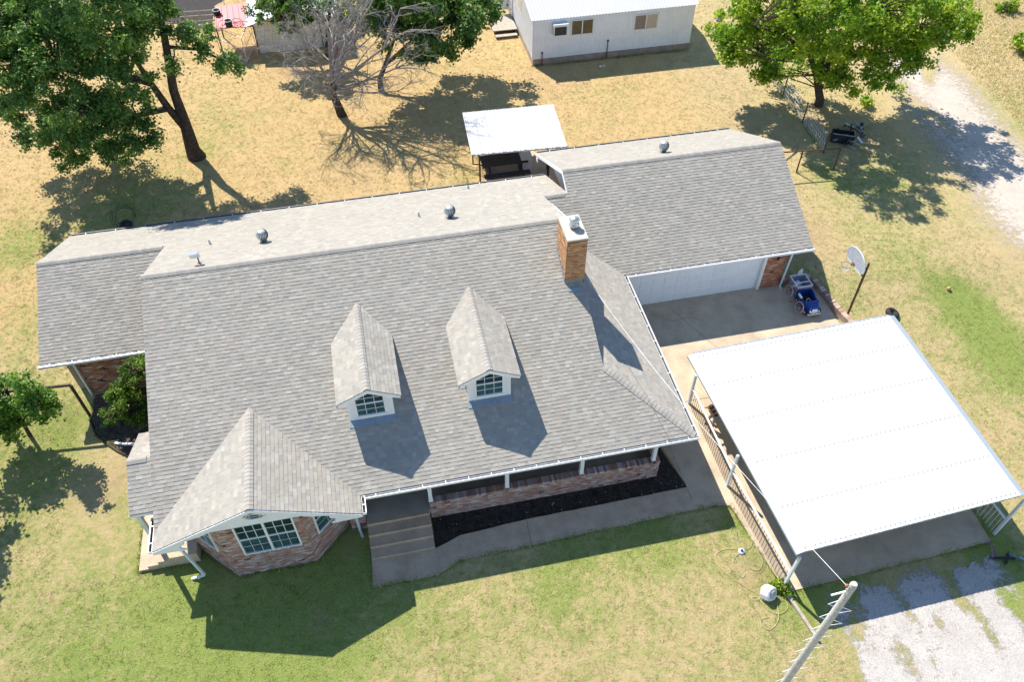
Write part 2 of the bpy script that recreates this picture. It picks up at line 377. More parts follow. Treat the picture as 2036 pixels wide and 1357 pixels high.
def soft_sheet(name, poly, up, material, fade, holes=(), step=.35):
    """loose gravel spread on the ground: thins out towards its edge"""
    poly = np.array(poly); lo = poly.min(0)-.2; hi = poly.max(0)+.2
    xs = np.arange(lo[0], hi[0], step); ys = np.arange(lo[1], hi[1], step); X, Y = np.meshgrid(xs, ys)
    ins = np.zeros(X.shape, bool); dist = np.full(X.shape, 1e9)
    n = len(poly)
    for i in range(n):
        (x0, y0), (x1, y1) = poly[i], poly[(i+1) % n]
        c = ((y0 > Y) != (y1 > Y)) & (X < (x1-x0)*(Y-y0)/(y1-y0+1e-12)+x0); ins ^= c
        L2 = (x1-x0)**2+(y1-y0)**2; t = np.clip(((X-x0)*(x1-x0)+(Y-y0)*(y1-y0))/L2, 0, 1)
        dist = np.minimum(dist, np.hypot(X-x0-t*(x1-x0), Y-y0-t*(y1-y0)))
    a_ = np.where(ins, np.clip(dist/fade, 0, 1), 0)
    for (cx, cy, rx, ry, ang, val) in holes:
        ca, sa = math.cos(ang), math.sin(ang); u = (X-cx)*ca+(Y-cy)*sa; v = -(X-cx)*sa+(Y-cy)*ca
        a_ -= val*np.exp(-((u/rx)**2+(v/ry)**2))
    a_ = np.clip(a_, 0, 1)
    nx, ny = len(xs), len(ys)
    V = np.stack([X.ravel(), Y.ravel(), np.interp(Y, GY, GZ).ravel()+up], 1)
    i = (np.arange(nx-1)[None, :]+nx*np.arange(ny-1)[:, None]).ravel(); F = np.stack([i, i+1, i+nx+1, i+nx], 1)
    af = a_.ravel(); F = F[(af[F].max(1) > 0)]
    me = bpy.data.meshes.new(name); me.from_pydata(V.tolist(), [], F.tolist())
    at = me.color_attributes.new('Fade', 'FLOAT_COLOR', 'POINT'); at.data.foreach_set('color', np.stack([af, af, af, np.ones_like(af)], 1).astype(np.float32).ravel())
    me.materials.append(material); o = bpy.data.objects.new(name, me); COL.objects.link(o); o['kind'] = 'structure'; return o
def gravel_mat(name, c1, c2):
    m = mat(name, c1, .95, nscale=.9, col2=c2, fine=.22, fscale=24, bump=.45, bscale=34, spec=.1)
    t = m.node_tree; N = t.nodes; L = t.links; b = N['Principled BSDF']
    ge = N.new('ShaderNodeNewGeometry'); at = N.new('ShaderNodeAttribute'); at.attribute_name = 'Fade'
    n = N.new('ShaderNodeTexNoise'); n.inputs['Scale'].default_value = 3.2; n.inputs['Detail'].default_value = 8; n.inputs['Roughness'].default_value = .85; L.new(ge.outputs['Position'], n.inputs['Vector'])
    ad = N.new('ShaderNodeMath'); ad.operation = 'MULTIPLY_ADD'; L.new(n.outputs['Fac'], ad.inputs[0]); ad.inputs[1].default_value = 3.4; ad.inputs[2].default_value = -2.0
    a2 = N.new('ShaderNodeMath'); a2.operation = 'MULTIPLY_ADD'; L.new(at.outputs['Fac'], a2.inputs[0]); a2.inputs[1].default_value = 1.0; L.new(ad.outputs[0], a2.inputs[2])
    sg = N.new('ShaderNodeMath'); sg.operation = 'MULTIPLY'; sg.use_clamp = True; L.new(a2.outputs[0], sg.inputs[0]); sg.inputs[1].default_value = 2.2
    tr = N.new('ShaderNodeBsdfTransparent'); ms = N.new('ShaderNodeMixShader')
    L.new(sg.outputs[0], ms.inputs[0]); L.new(tr.outputs[0], ms.inputs[1]); L.new(b.outputs[0], ms.inputs[2]); L.new(ms.outputs[0], N['Material Output'].inputs[0])
    return m
M['gravel'] = gravel_mat('gravel', (.47, .44, .405), (.385, .355, .325))
lane = [tuple(G(*p)[:2]) for p in ((1735,10),(1815,20),(1875,95),(1960,150),(2030,235),(2100,310),(2200,400),(2200,620),(2060,560),(1975,500),(1915,440),(1870,360),(1795,270),(1740,190),(1700,110))]
M['gravel_tan'] = gravel_mat('gravel_tan', (.52, .455, .385), (.44, .38, .32))
c1 = G(1845,140); c2_ = G(1870,240)
soft_sheet('gravel_lane', lane, .006, M['gravel_tan'], 3.4, [(c1[0], c1[1], .5, 2.2, -.5, 1.0), (c2_[0], c2_[1], .6, 3.5, .1, .5)])
pad = [tuple(G(*p)[:2]) for p in ((1600,1190),(1690,1150),(1830,1115),(1990,1085),(2080,1250),(2140,1500),(1640,1500),(1690,1380),(1670,1270),(1625,1250))]
hl = []
for px, py, rx, ry, v in ((1695,1190,.35,1.0,.9),(1700,1240,.3,.8,.8),(1790,1190,.3,1.3,.75),(1880,1140,.3,.9,1.),(1900,1190,.3,.8,.8),(1795,1290,.25,.6,1.),(1790,1310,.3,.9,.7),(1940,1215,.25,.7,.9),(1975,1270,.25,.8,.9),(2010,1200,.4,1.,1.),(1640,1230,.4,.9,1.),(1680,1300,.4,.6,.9),(1850,1310,.2,.8,.5),(1820,1330,.2,.7,.6),(1750,1150,.6,.25,.9),(1900,1115,.8,.25,.9),(1700,1340,.3,.5,.8),(1870,1240,.3,.5,.5)):
    c = G(px, py); hl.append((c[0], c[1], rx*.85, ry*.9, .06, v*(.95 if py < 1260 else .62)))
soft_sheet('gravel_drive', pad, .006, M['gravel'], .9, hl, .2)

# ------------------------------------------------------------------ house
E0 = 2.5
house = thing('house', 'long brick ranch house with weathered grey shingle roof, two dormers and a bay', 'house', (0, 25, 0))
class Plane:
    def __init__(s, O, U, W, m): s.O = np.array(O, float); s.U = np.array(U, float); s.W = np.array(W, float); s.m = m; s.n = np.array([-m*s.W[0], -m*s.W[1], 1.0])/math.sqrt(1+m*m)
    def pt(s, u, vh, h=0): return np.array([s.O[0]+u*s.U[0]+vh*s.W[0], s.O[1]+u*s.U[1]+vh*s.W[1], s.O[2]+s.m*vh])+s.n*h
    def uv(s, xy): d = np.array(xy[:2])-s.O[:2]; return (float(d@s.U), float(d@s.W))
    def z(s, x, y): return s.O[2]+s.m*float((np.array([x, y])-s.O[:2])@s.W)
def clip(poly, conv):
    """Sutherland-Hodgman, conv counter-clockwise"""
    out = poly
    for i in range(len(conv)):
        a_ = conv[i]; b_ = conv[(i+1) % len(conv)]; inp = out; out = []
        if not inp: break
        side = lambda p: (b_[0]-a_[0])*(p[1]-a_[1])-(b_[1]-a_[1])*(p[0]-a_[0])
        for j in range(len(inp)):
            p, q = inp[j], inp[(j+1) % len(inp)]; sp_, sq = side(p), side(q)
            if sp_ >= 0: out.append(p)
            if sp_*sq < 0: t = sp_/(sp_-sq); out.append((p[0]+t*(q[0]-p[0]), p[1]+t*(q[1]-p[1])))
    return out
def ccw(poly):
    A = sum(poly[i][0]*poly[(i+1) % len(poly)][1]-poly[(i+1) % len(poly)][0]*poly[i][1] for i in range(len(poly)))
    return poly if A > 0 else poly[::-1]
TONES = [((.352,.330,.292),8),((.366,.345,.306),7),((.338,.318,.283),6),((.392,.372,.337),3.2),((.365,.325,.287),1.6),((.322,.310,.288),2.6)]
TW = [t[1] for t in TONES]
SHINGLES = []     # (priority, verts, faces, colour, parent)
EXPO = .155
def lay(plane, polys_xy, parent, seed, start=0.0):
    r = random.Random(seed)
    cps = [ccw([plane.uv(p) for p in poly]) for poly in polys_xy]
    us = [p[0] for c in cps for p in c]; vs = [p[1] for c in cps for p in c]
    ch = EXPO/math.sqrt(1+plane.m**2); k = 0; v0 = min(vs)
    while v0 < max(vs)-.01:
        v1 = v0+ch; u = min(us)-r.uniform(0, .3); prev = .015
        while u < max(us):
            wd = r.choice((.14, .17, .19, .22, .26, .30)); hb = .015 if prev > .018 else .022
            if r.random() < .25: hb = prev
            prev = hb
            tone = np.array(r.choices([t[0] for t in TONES], TW)[0])*r.uniform(.92, 1.07)
            rect = [(u+.0007, v0), (u+wd-.0007, v0), (u+wd-.0007, v1+.004), (u+.0007, v1+.004)]
            for c in cps:
                q = clip(rect, c)
                if len(q) < 3: continue
                ar = abs(sum(q[i][0]*q[(i+1) % len(q)][1]-q[(i+1) % len(q)][0]*q[i][1] for i in range(len(q))))/2
                if ar < 4e-4: continue
                n = len(q); top = []
                for (uu, vv) in q:
                    t = (vv-v0)/ch; top.append(plane.pt(uu, vv, hb+(.006-hb)*t))
                bot = [p-plane.n*(.035 if i < 99 else 0) for i, p in enumerate(top)]
                fs = [tuple(range(n))]+[(i, i+n, (i+1) % n+n, (i+1) % n) for i in range(n)]
                SHINGLES.append((pix_area(top) if plane.n@(EYE-top[0]) > 0 else 0, top+bot, fs, tuple(tone), parent))
            u += wd
        v0 = v1
CAPS = []
def caps(A, B, dl, dr, parent, half=.17, step=.172, lift=.03):
    """ridge or hip caps from A (low/front end) to B; dl, dr = unit vectors down the two slopes"""
    A, B, dl, dr = map(lambda q: np.asarray(q, float), (A, B, dl, dr)); L = np.linalg.norm(B-A); d = (B-A)/L; n = int(L/step)
    nr = np.cross(dl-dr, d); nr = nr/np.linalg.norm(nr); nr = nr if nr[2] > 0 else -nr
    for i in range(n):
        a_ = A+d*(i*step); b_ = A+d*min(L, (i+1)*step+.01)
        h0, h1 = lift+.016, lift+.004; vs = []
        for p, h in ((a_, h0), (b_, h1)):
            for s_ in (dl*half, dl*half*.25, dr*half*.25, dr*half): vs.append(p+s_+nr*h+(nr*.012 if abs(np.linalg.norm(s_)-half) > .05 else 0))
        vs2 = [v-nr*.03 for v in vs]
        fs = [(0,1,5,4),(1,2,6,5),(2,3,7,6),(0,8,9,1),(1,9,10,2),(2,10,11,3),(0,4,12,8),(3,11,15,7),(4,5,13,12),(5,6,14,13),(6,7,15,14)]
        tone = np.array(rnd.choice([(.365,.345,.315),(.35,.332,.305),(.385,.365,.335),(.375,.345,.31)]))*rnd.uniform(.95, 1.05)
        CAPS.append((pix_area([vs[0], vs[3], vs[7], vs[4]]), vs+vs2, fs, tuple(tone), parent))
def dn(W, m): v = np.array([-W[0], -W[1], -m]); return v/np.linalg.norm(v)

pF = Plane((-9.58, 16.62, E0), (1, 0), (0, 1), .428)
pB = Plane((-15.02, 34.37, E0), (1, 0), (0, -1), .47)
pWF = Plane((-15.02, 25.85, E0), (1, 0), (0, 1), .47)
pGF = Plane((7.95, 26.02, E0), (1, 0), (0, 1), .49)
pGB = Plane((9.15, 36.44, E0), (1, 0), (0, -1), .49)
pR = Plane((10.9, 16.62, E0), (0, 1), (-1, 0), .45)
pBL = Plane((-9.58, 15.83, E0), (0, 1), (1, 0), .436)
pBR = Plane((-2.23, 15.83, E0), (0, 1), (-1, 0), .436)
polyF = [[(-9.58,16.62),(-5.9,20.36),(-5.9,25.95),(-9.58,25.95)], [(-5.9,20.36),(-2.23,16.62),(-2.23,25.95),(-5.9,25.95)],
         [(-2.23,16.62),(7.95,16.62),(7.95,25.95),(-2.23,25.95)], [(7.95,16.62),(10.9,16.62),(7.95,19.72)]]
polyB = [[(-9.58,25.95),(7.95,25.95),(7.95,34.37),(-9.58,34.37)], [(-15.02,30.11),(-9.58,30.11),(-9.58,34.37),(-15.02,34.37)], [(7.95,30.1),(9.15,30.1),(9.15,34.37),(7.95,34.37)]]
polyWF = [[(-15.02,25.85),(-9.58,25.85),(-9.58,30.11),(-15.02,30.11)]]
polyGF = [[(7.95,28.73),(9.15,27.63),(9.15,30.1),(7.95,30.1)], [(9.15,27.63),(10.9,26.02),(20.54,26.02),(20.54,31.23),(9.15,31.23)]]
polyGB = [[(9.15,31.23),(20.54,31.23),(20.54,36.44),(9.15,36.44)]]
polyR = [[(10.9,16.62),(10.9,26.02),(7.95,28.73),(7.95,19.72)]]
polyBL = [[(-9.58,15.83),(-5.9,15.83),(-5.9,20.36),(-9.58,16.62)]]
polyBR = [[(-2.23,15.83),(-5.9,15.83),(-5.9,20.36),(-2.23,16.62)]]
ALLP = [(pF, polyF), (pB, polyB), (pWF, polyWF), (pGF, polyGF), (pGB, polyGB), (pR, polyR), (pBL, polyBL), (pBR, polyBR)]
mb = MB()
for pl, polys in ALLP:
    for poly in polys: mb.prism([(x, y, pl.z(x, y)-.012) for x, y in poly], (0, 0, -.13), (.7, .7, .7))
# side porch roof
spF = Plane((-10.42, 17.33, 2.79), (1, 0), (0, 1), .428); spB = Plane((-10.42, 21.0, 2.79), (1, 0), (0, -1), .428)
spPF = [[(-10.42,17.33),(-9.58,17.33),(-9.58,19.165),(-10.42,19.165)]]; spPB = [[(-10.42,19.165),(-9.58,19.165),(-9.58,21.0),(-10.42,21.0)]]
for pl, polys in ((spF, spPF), (spB, spPB)):
    for poly in polys: mb.prism([(x, y, pl.z(x, y)-.012) for x, y in poly], (0, 0, -.13), (.7, .7, .7))
roof = obj('roof', mb, M['deck'], house)
lay(pF, polyF, roof, 1); lay(pB, polyB, roof, 2); lay(pWF, polyWF, roof, 3); lay(pGF, polyGF, roof, 4); lay(pGB, polyGB, roof, 5)
lay(pR, polyR, roof, 6); lay(pBL, polyBL, roof, 7); lay(pBR, polyBR, roof, 8); lay(spF, spPF, roof, 9); lay(spB, spPB, roof, 10)
zr = pF.z(0, 25.95)
caps((-9.58,25.95,zr), (7.95,25.95,zr), dn((0,1),.428), dn((0,-1),.47), roof)
caps((-15.02,30.11,4.50), (-9.55,30.11,4.50), dn((0,1),.47), dn((0,-1),.47), roof)
caps((9.15,31.23,5.05), (20.54,31.23,5.05), dn((0,1),.49), dn((0,-1),.49), roof)
caps((7.95,30.1,4.50), (9.15,30.1,4.50), dn((0,1),.49), dn((0,-1),.47), roof)
caps((-5.9,15.83,4.10), (-5.9,20.2,4.10), dn((1,0),.436), dn((-1,0),.436), roof)
caps((-10.42,19.165,3.575), (-9.58,19.165,3.575), dn((0,1),.428), dn((0,-1),.428), roof)
hd = np.array([-2.95, 3.10, 0]); hd /= np.linalg.norm(hd)
hl_ = np.array([-3.1, -2.95, 0])/4.28; hr_ = -hl_
def slope_dir(pl, h): v = np.array([h[0], h[1], pl.m*float(h[:2]@pl.W)]); return v/np.linalg.norm(v)
caps((10.9,16.62,E0), (7.95,19.72,pF.z(0,19.72)), slope_dir(pF, hl_), slope_dir(pR, hr_), roof)

# ---- dormers
def dormer(cx, half, wall_half, ye=19.08, yw=19.27, ze=4.9, zp=5.53):
    m = (zp-ze)/half
    a_ = Plane((cx-half, ye, ze), (0, 1), (1, 0), m); b_ = Plane((cx+half, ye, ze), (0, 1), (-1, 0), m)
    yv = 16.62+(ze-E0)/.428; yr = 16.62+(zp-E0)/.428
    pa = [[(cx-half,ye),(cx,ye),(cx,yr),(cx-half,yv)]]; pb = [[(cx+half,ye),(cx,ye),(cx,yr),(cx+half,yv)]]
    d = MB()
    for pl, polys in ((a_, pa), (b_, pb)):
        for poly in polys: d.prism([(x, y, pl.z(x, y)-.012) for x, y in poly], (0, 0, -.10), (.85, .86, .87))
    base = yw; zb = pF.z(0, yw)
    # body walls (white boards)
    wl = [(cx-wall_half, yw), (cx+wall_half, yw)]
    zw = ze+m*(half-wall_half)-.1
    front = [(cx-wall_half,yw,zb-.1),(cx+wall_half,yw,zb-.1),(cx+wall_half,yw,zw),(cx,yw,zp-.11),(cx-wall_half,yw,zw)]
    yk = 16.62+(zw-E0)/.428
    d.prism(front, (0, .04, 0))
    for s_ in (-1, 1):
        x = cx+s_*wall_half; d.prism([(x,yw+.04,zb-.1),(x,yw+.04,zw),(x,yk,zw)], (-s_*.04, 0, 0))
    D = obj('dormer', d, M['white'], house)
    lay(a_, pa, D, int(cx*10)+50); lay(b_, pb, D, int(cx*10)+90)
    caps((cx,ye,zp), (cx,yr-.1,zp), dn((1,0),m), dn((-1,0),m), D, .15)
    t = MB()      # rake boards and trim
    for s_ in (-1, 1):
        t.prism([(cx,ye-.02,zp-.02),(cx+s_*half,ye-.02,ze-.02),(cx+s_*half,ye-.02,ze-.14),(cx+s_*(wall_half+.02),ye-.02,zw-.10),(cx,ye-.02,zp-.2)], (0, .05, 0))
        t.prism([(cx+s_*half,ye-.02,ze-.03),(cx+s_*half,ye-.02,ze-.14),(cx+s_*half,yv,ze-.14),(cx+s_*half,yv,ze-.03)], (-s_*.03, 0, 0))
        t.box((cx+s_*(wall_half-.05)-.06, yw-.03, zb-.02), (cx+s_*(wall_half-.05)+.06, yw, zw-.05))
    t.box((cx-wall_half+.07, yw-.028, zb+.0), (cx+wall_half-.07, yw, zb+.12))
    obj('trim', t, M['white'], D)
    f = MB(); ff = [(cx-wall_half-.02,yw-.002),(cx+wall_half+.02,yw-.002),(cx+wall_half+.06,yw-.30),(cx-wall_half-.06,yw-.30)]
    f.prism([(x, y, pF.z(x, y)+.045) for x, y in ff], (0, 0, -.03)); obj('flashing', f, M['flash'], D)
    # window with a clipped top, three panes wide and four high
    ww = .54; z0 = zb+.2; z1 = zw-.02+.10; zt = lambda x: zp-.22-m*abs(x-cx)*.95
    win_parts(D, cx, yw, z0, ww, zt, 3)
def win_parts(D, cx, yw, z0, ww, zt, nc):
    fr = MB(); zm = z0+(zt(cx)-z0)*.5
    o_ = [(cx-ww,z0),(cx+ww,z0),(cx+ww,zt(cx+ww)),(cx,zt(cx)),(cx-ww,zt(cx-ww))]
    for i in range(5):
        p, q = o_[i], o_[(i+1) % 5]; fr.bar((p[0],yw-.03,p[1]), (q[0],yw-.03,q[1]), .06, .05, (0, 1, 0), (.93, .94, .95))
    fr.bar((cx-ww,yw-.035,zm), (cx+ww,yw-.035,zm), .05, .04, (0, 1, 0))
    rows = [z0+.04, z0+(zm-z0)*.5, zm, zm+(zt(cx+ww)-zm)*.62, None]
    for k in range(1, nc):
        x = cx-ww+2*ww*k/nc; fr.bar((x,yw-.022,z0), (x,yw-.022,zt(x)-.02), .018, .02, (0, 1, 0))
    for z in (rows[1], rows[3]): fr.bar((cx-ww,yw-.022,z), (cx+ww,yw-.022,z), .018, .02, (0, 1, 0))
    obj('window_frame', fr, M['white'], D)
    for k in range(nc):
        x0 = cx-ww+2*ww*k/nc+.008; x1 = cx-ww+2*ww*(k+1)/nc-.008
        for r_ in range(4):
            za = rows[r_]+.01; a0 = rows[r_+1]-.01 if r_ < 3 else zt(x0)-.03; a1 = rows[r_+1]-.01 if r_ < 3 else zt(x1)-.03
            p = MB(); pts = [(x0,yw-.012,za),(x1,yw-.012,za),(x1,yw-.012,a1),(x0,yw-.012,a0)]
            if r_ == 3 and x0 < cx < x1: pts.insert(3, (cx,yw-.012,zt(cx)-.03))
            p.prism(pts, (0, .008, 0)); obj('pane', p, M['glass'] if r_ > 1 else M['glasslo'], D)
dormer(-1.37, 1.2, .85); dormer(3.20, 1.2, .83)

# ---- shingles and caps become objects: the largest in view singly, the rest in one mesh
def flush(items, name, limit, material, rest_parent, rest_name):
    items.sort(key=lambda t: -t[0])
    for pr, vs, fs, c, par in items[:limit]:
        m_ = MB(); m_.add(vs, fs, c); obj(name, m_, material, par)
    if len(items) > limit:
        m_ = MB()
        for pr, vs, fs, c, par in items[limit:]: m_.add(vs, fs, c)
        obj(rest_name, m_, material, rest_parent, kind='stuff')
flush(SHINGLES, 'shingle', 300, M['shingle'], house, 'shingles')
flush(CAPS, 'ridge_cap', 300, M['shingle'], house, 'ridge_caps')

# ---- gutters
def gutter(p, q, nrm, step=.86, gm='gutter'):
    p, q, nrm = (np.asarray(k, float) for k in (p, q, nrm)); d = q-p; L = np.linalg.norm(d); d /= L; up = np.array([0, 0, 1.])
    g = MB(); c = (p+q)/2
    g.obox(c+nrm*.07-up*.11, d*L/2, nrm*.055, up*.006)                   # floor
    g.obox(c+nrm*.128-up*.05, d*L/2, nrm*.008, up*.06)                   # outer face
    g.obox(c+nrm*.128+up*.012, d*L/2, nrm*.016, up*.007)                 # rolled lip
    g.obox(c+nrm*.006-up*.07, d*L/2, nrm*.006, up*.07)                   # back
    for e_ in (p, q): g.obox(e_+nrm*.07-up*.05, d*.005, nrm*.066, up*.06)
    G_ = obj('gutter', g, M[gm], house)
    k = MB(); k.obox(c+nrm*.068-up*.098, d*(L/2-.02), nrm*.05, up*.004); obj('debris_shade', k, M['gutterdark'], G_)  # dark strip paints both the debris and the shade inside the channel
    n = int(L/step)
    for i in range(n):
        s_ = p+d*(L*(i+.5)/n); h = MB(); h.obox(s_+nrm*.066+up*.008, d*.016, nrm*.066, up*.005); obj('gutter_strap', h, M['gutter'], G_)
gutter((-2.1,16.60,E0-.02), (11.05,16.60,E0-.02), (0,-1,0))
gutter((10.93,16.62,E0-.02), (10.93,25.95,E0-.02), (1,0,0))
gutter((11.05,25.99,E0-.02), (20.56,25.99,E0-.02), (0,-1,0))
gutter((-15.05,25.82,E0-.02), (-9.62,25.82,E0-.02), (0,-1,0))
gutter((-15.0,34.40,E0-.02), (9.1,34.40,E0-.02), (0,1,0), 1.4, 'gutterdull')
gutter((9.2,36.47,E0-.02), (20.5,36.47,E0-.02), (0,1,0), 1.4, 'gutterdull')
gutter((-9.61,15.85,E0-.02), (-9.61,17.25,E0-.02), (-1,0,0), .5)
gutter((-2.2,15.85,E0-.02), (-2.2,16.58,E0-.02), (1,0,0), .4)
def downspout(path, wd=.085):
    d = MB()
    for a_, b_ in zip(path[:-1], path[1:]): d.bar(a_, np.asarray(b_)+(np.asarray(b_)-np.asarray(a_))*.02, wd, wd, (0.3, .95, .1))
    obj('downspout', d, M['greywhite'], house)

# ---- rake boards, fascia, soffits
t = MB()
def rake(a_, b_, th=(.03, 0, 0), dz=.16): t.prism([a_, b_, (b_[0],b_[1],b_[2]-dz), (a_[0],a_[1],a_[2]-dz)], th)
z = lambda pl, x, y: pl.z(x, y)-.015
rake((-9.565,16.95,z(pF,-9.6,16.95)-.02), (-9.565,25.95,zr-.03)); rake((-9.565,25.95,zr-.03), (-9.565,30.1,4.46))
rake((-15.005,25.85,E0-.03), (-15.005,30.11,4.46)); rake((-15.005,30.11,4.46), (-15.005,34.37,E0-.03))
rake((20.505,26.0,E0-.02), (20.505,31.23,5.01)); rake((20.505,31.23,5.01), (20.505,36.44,E0-.03))
rake((9.11,30.1,4.50), (9.11,31.23,5.04), (.03,0,0)); rake((9.11,31.23,5.04), (9.11,36.46,E0-.02), (.035,0,0), .2)
rake((7.95,25.95,zr), (7.95,28.7,pB.z(0,28.7))); rake((7.93,19.8,pF.z(0,19.8)-.03), (7.93,25.95,zr-.03))
rake((-10.405,17.33,2.75), (-10.405,19.165,3.53)); rake((-10.405,19.165,3.53), (-10.405,21.0,2.75))
t.prism([(-10.44,17.30,2.77),(-9.6,17.30,2.77),(-9.6,17.30,2.63),(-10.44,17.30,2.63)], (0, .025, 0))
t.prism([(9.72,30.2,4.25),(9.72,31.23,4.8),(9.72,35.9,2.5),(9.72,30.2,2.3)], (.03, 0, 0))
t.prism([(9.10,36.46,2.44),(9.10,36.0,2.66),(9.10,36.1,2.1),(9.10,36.35,2.15)], (.05, 0, 0))
# eave fascia strips behind the gutters and flat soffits under the overhangs
for (x0, x1, y0, y1) in ((-2.2,10.85,16.66,17.0), (11.0,20.5,26.05,26.4), (-15.0,-9.6,25.9,26.2), (-15.,9.1,34.0,34.34), (9.2,20.5,36.0,36.4)):
    t.box((x0, y0, E0-.165), (x1, y1, E0-.15))
t.box((10.5, 16.7, E0-.165), (10.86, 25.9, E0-.152))
obj('trim', t, M['white'], house)

# ---- gable over the bay: siding, corbels, vent window
YS = 15.93
g = MB(); zb = 2.97
nb = 12
for i in range(nb):
    z0 = zb+i*(4.0-zb)/nb; z1 = zb+(i+1)*(4.0-zb)/nb+.008
    xl = lambda zz: (zz-E0)/.436
    l0, l1 = -9.58+xl(z0), -9.58+xl(z1); r0, r1 = -2.23-xl(z0), -2.23-xl(z1)
    sh = .93 if i % 2 else .98
    g.add([(l0,YS-.014,z0),(r0,YS-.014,z0),(r1,YS,z1),(l1,YS,z1),(l0,YS+.02,z0),(r0,YS+.02,z0),(r1,YS+.03,z1),(l1,YS+.03,z1)],
          [(0,1,2,3),(0,4,5,1),(3,2,6,7),(0,3,7,4),(1,5,6,2)], (sh, sh, sh))
obj('siding', g, M['white'], house)
t = MB()
t.box((-8.38, YS-.02, zb-.015), (-3.43, 16.5, zb-.002)); t.box((-7.3, 16.49, zb-.016), (-4.5, 17.2, zb-.003))          # soffit of the bay
for s_, xe in ((1, -9.58), (-1, -2.23)):
    X = lambda k: xe+s_*k
    yb_ = YS-.14
    t.prism([(X(-.02),yb_,E0-.03),(X(3.675),yb_,4.085),(X(3.675),yb_,3.90),(X(1.75),yb_,2.99),(X(1.27),yb_,2.88),(X(1.13),yb_,2.82),(X(1.15),yb_,2.70),(X(1.05),yb_,2.62),(X(.97),yb_,2.60),(X(.94),yb_,2.48),(X(1.02),yb_,2.40),(X(1.10),yb_,2.36),(X(1.12),yb_,2.29),(X(0.0),yb_,2.34)], (0, .045, 0))
    t.prism([(X(.02),YS-.09,2.345),(X(.9),YS-.09,2.30),(X(.9),YS-.09,2.34),(X(.02),YS-.09,2.37)], (0, .5, 0))
obj('rake_board', t, M['white'], house)
v = MB(); hx = [(-6.20,3.62),(-5.98,3.48),(-5.62,3.48),(-5.44,3.58),(-5.62,3.74),(-6.0,3.78)]
v.prism([(x, YS-.10, z_) for x, z_ in hx], (0, .09, 0)); vt = obj('gable_window', v, M['glass'], house)
v = MB()
for i in range(6):
    a_, b_ = hx[i], hx[(i+1) % 6]; v.bar((a_[0],YS-.115,a_[1]), (b_[0],YS-.115,b_[1]), .03, .03, (0, 1, 0), (.7, .75, .72))
for a_, b_ in (((-5.98,3.48),(-5.98,3.77)), ((-5.64,3.48),(-5.64,3.74)), ((-6.18,3.62),(-5.46,3.6))): v.bar((a_[0],YS-.112,a_[1]), (b_[0],YS-.112,b_[1]), .016, .02, (0, 1, 0))
obj('window_frame', v, M['white'], vt)

# ---- brickwork
BRICKS = []
PAL = [((.50,.37,.33),5),((.42,.25,.205),5),((.45,.235,.14),2.2),((.36,.19,.15),3),((.07,.06,.06),.5),((.44,.31,.265),4),((.56,.47,.44),3)]
PALW = [((.46,.20,.12),6),((.50,.25,.145),4),((.38,.165,.105),4),((.55,.42,.36),1.5),((.07,.05,.045),.4)]
PALC = [((.51,.285,.145),5),((.45,.225,.11),4),((.55,.335,.18),3),((.37,.175,.09),2)]
BH, BL = .083, .235
def bricks(p0, p1, zlo, zhi, parent, pal, holes=(), seed=0, prot=.014, joint=.011, out=None):
    """running bond on the face whose foot line goes p0->p1 (outside on the right hand)"""
    r = random.Random(seed); p0 = np.array(p0, float); p1 = np.array(p1, float); L = np.linalg.norm(p1-p0); d = (p1-p0)/L; n = np.array([d[1], -d[0]])
    out = BRICKS if out is None else out; k = 0; zz = zlo
    while zz+BH*.6 < zhi:
        s = -(BL/2 if k % 2 else 0)
        while s < L-.01:
            a0, a1 = max(0, s), min(L, s+BL); segs = [(a0+joint/2, a1-joint/2)]
            for (h0, h1, hz0, hz1) in holes:
                if zz+BH > hz0+.02 and zz < hz1-.02:
                    ns = []
                    for (q0, q1) in segs:
                        if q1 <= h0 or q0 >= h1: ns.append((q0, q1)); continue
                        if q0 < h0: ns.append((q0, h0))
                        if q1 > h1: ns.append((h1, q1))
                    segs = ns
            for (q0, q1) in segs:
                if q1-q0 < .03: continue
                pr = prot+r.uniform(-.005, .006); c = np.array(r.choices([t_[0] for t_ in pal], [t_[1] for t_ in pal])[0])*r.uniform(.85, 1.15)
                z0, z1 = zz+joint/2, min(zz+BH-joint/2, zhi)
                A = p0+d*q0; B = p0+d*q1; f = n*pr
                vs = [(*A, z0), (*B, z0), (*B, z1), (*A, z1), (*(A+f), z0), (*(B+f), z0), (*(B+f), z1), (*(A+f), z1)]
                vs = [np.array(v_) for v_ in vs]
                facing = float(np.array([*n, 0])@(EYE-vs[4])) > 0
                out.append((pix_area(vs[4:]) if facing else 0, vs, [(4,5,6,7),(0,1,5,4),(1,2,6,5),(2,3,7,6),(3,0,4,7)], tuple(np.minimum(c, .9)), parent))
            s += BL
        zz += BH; k += 1
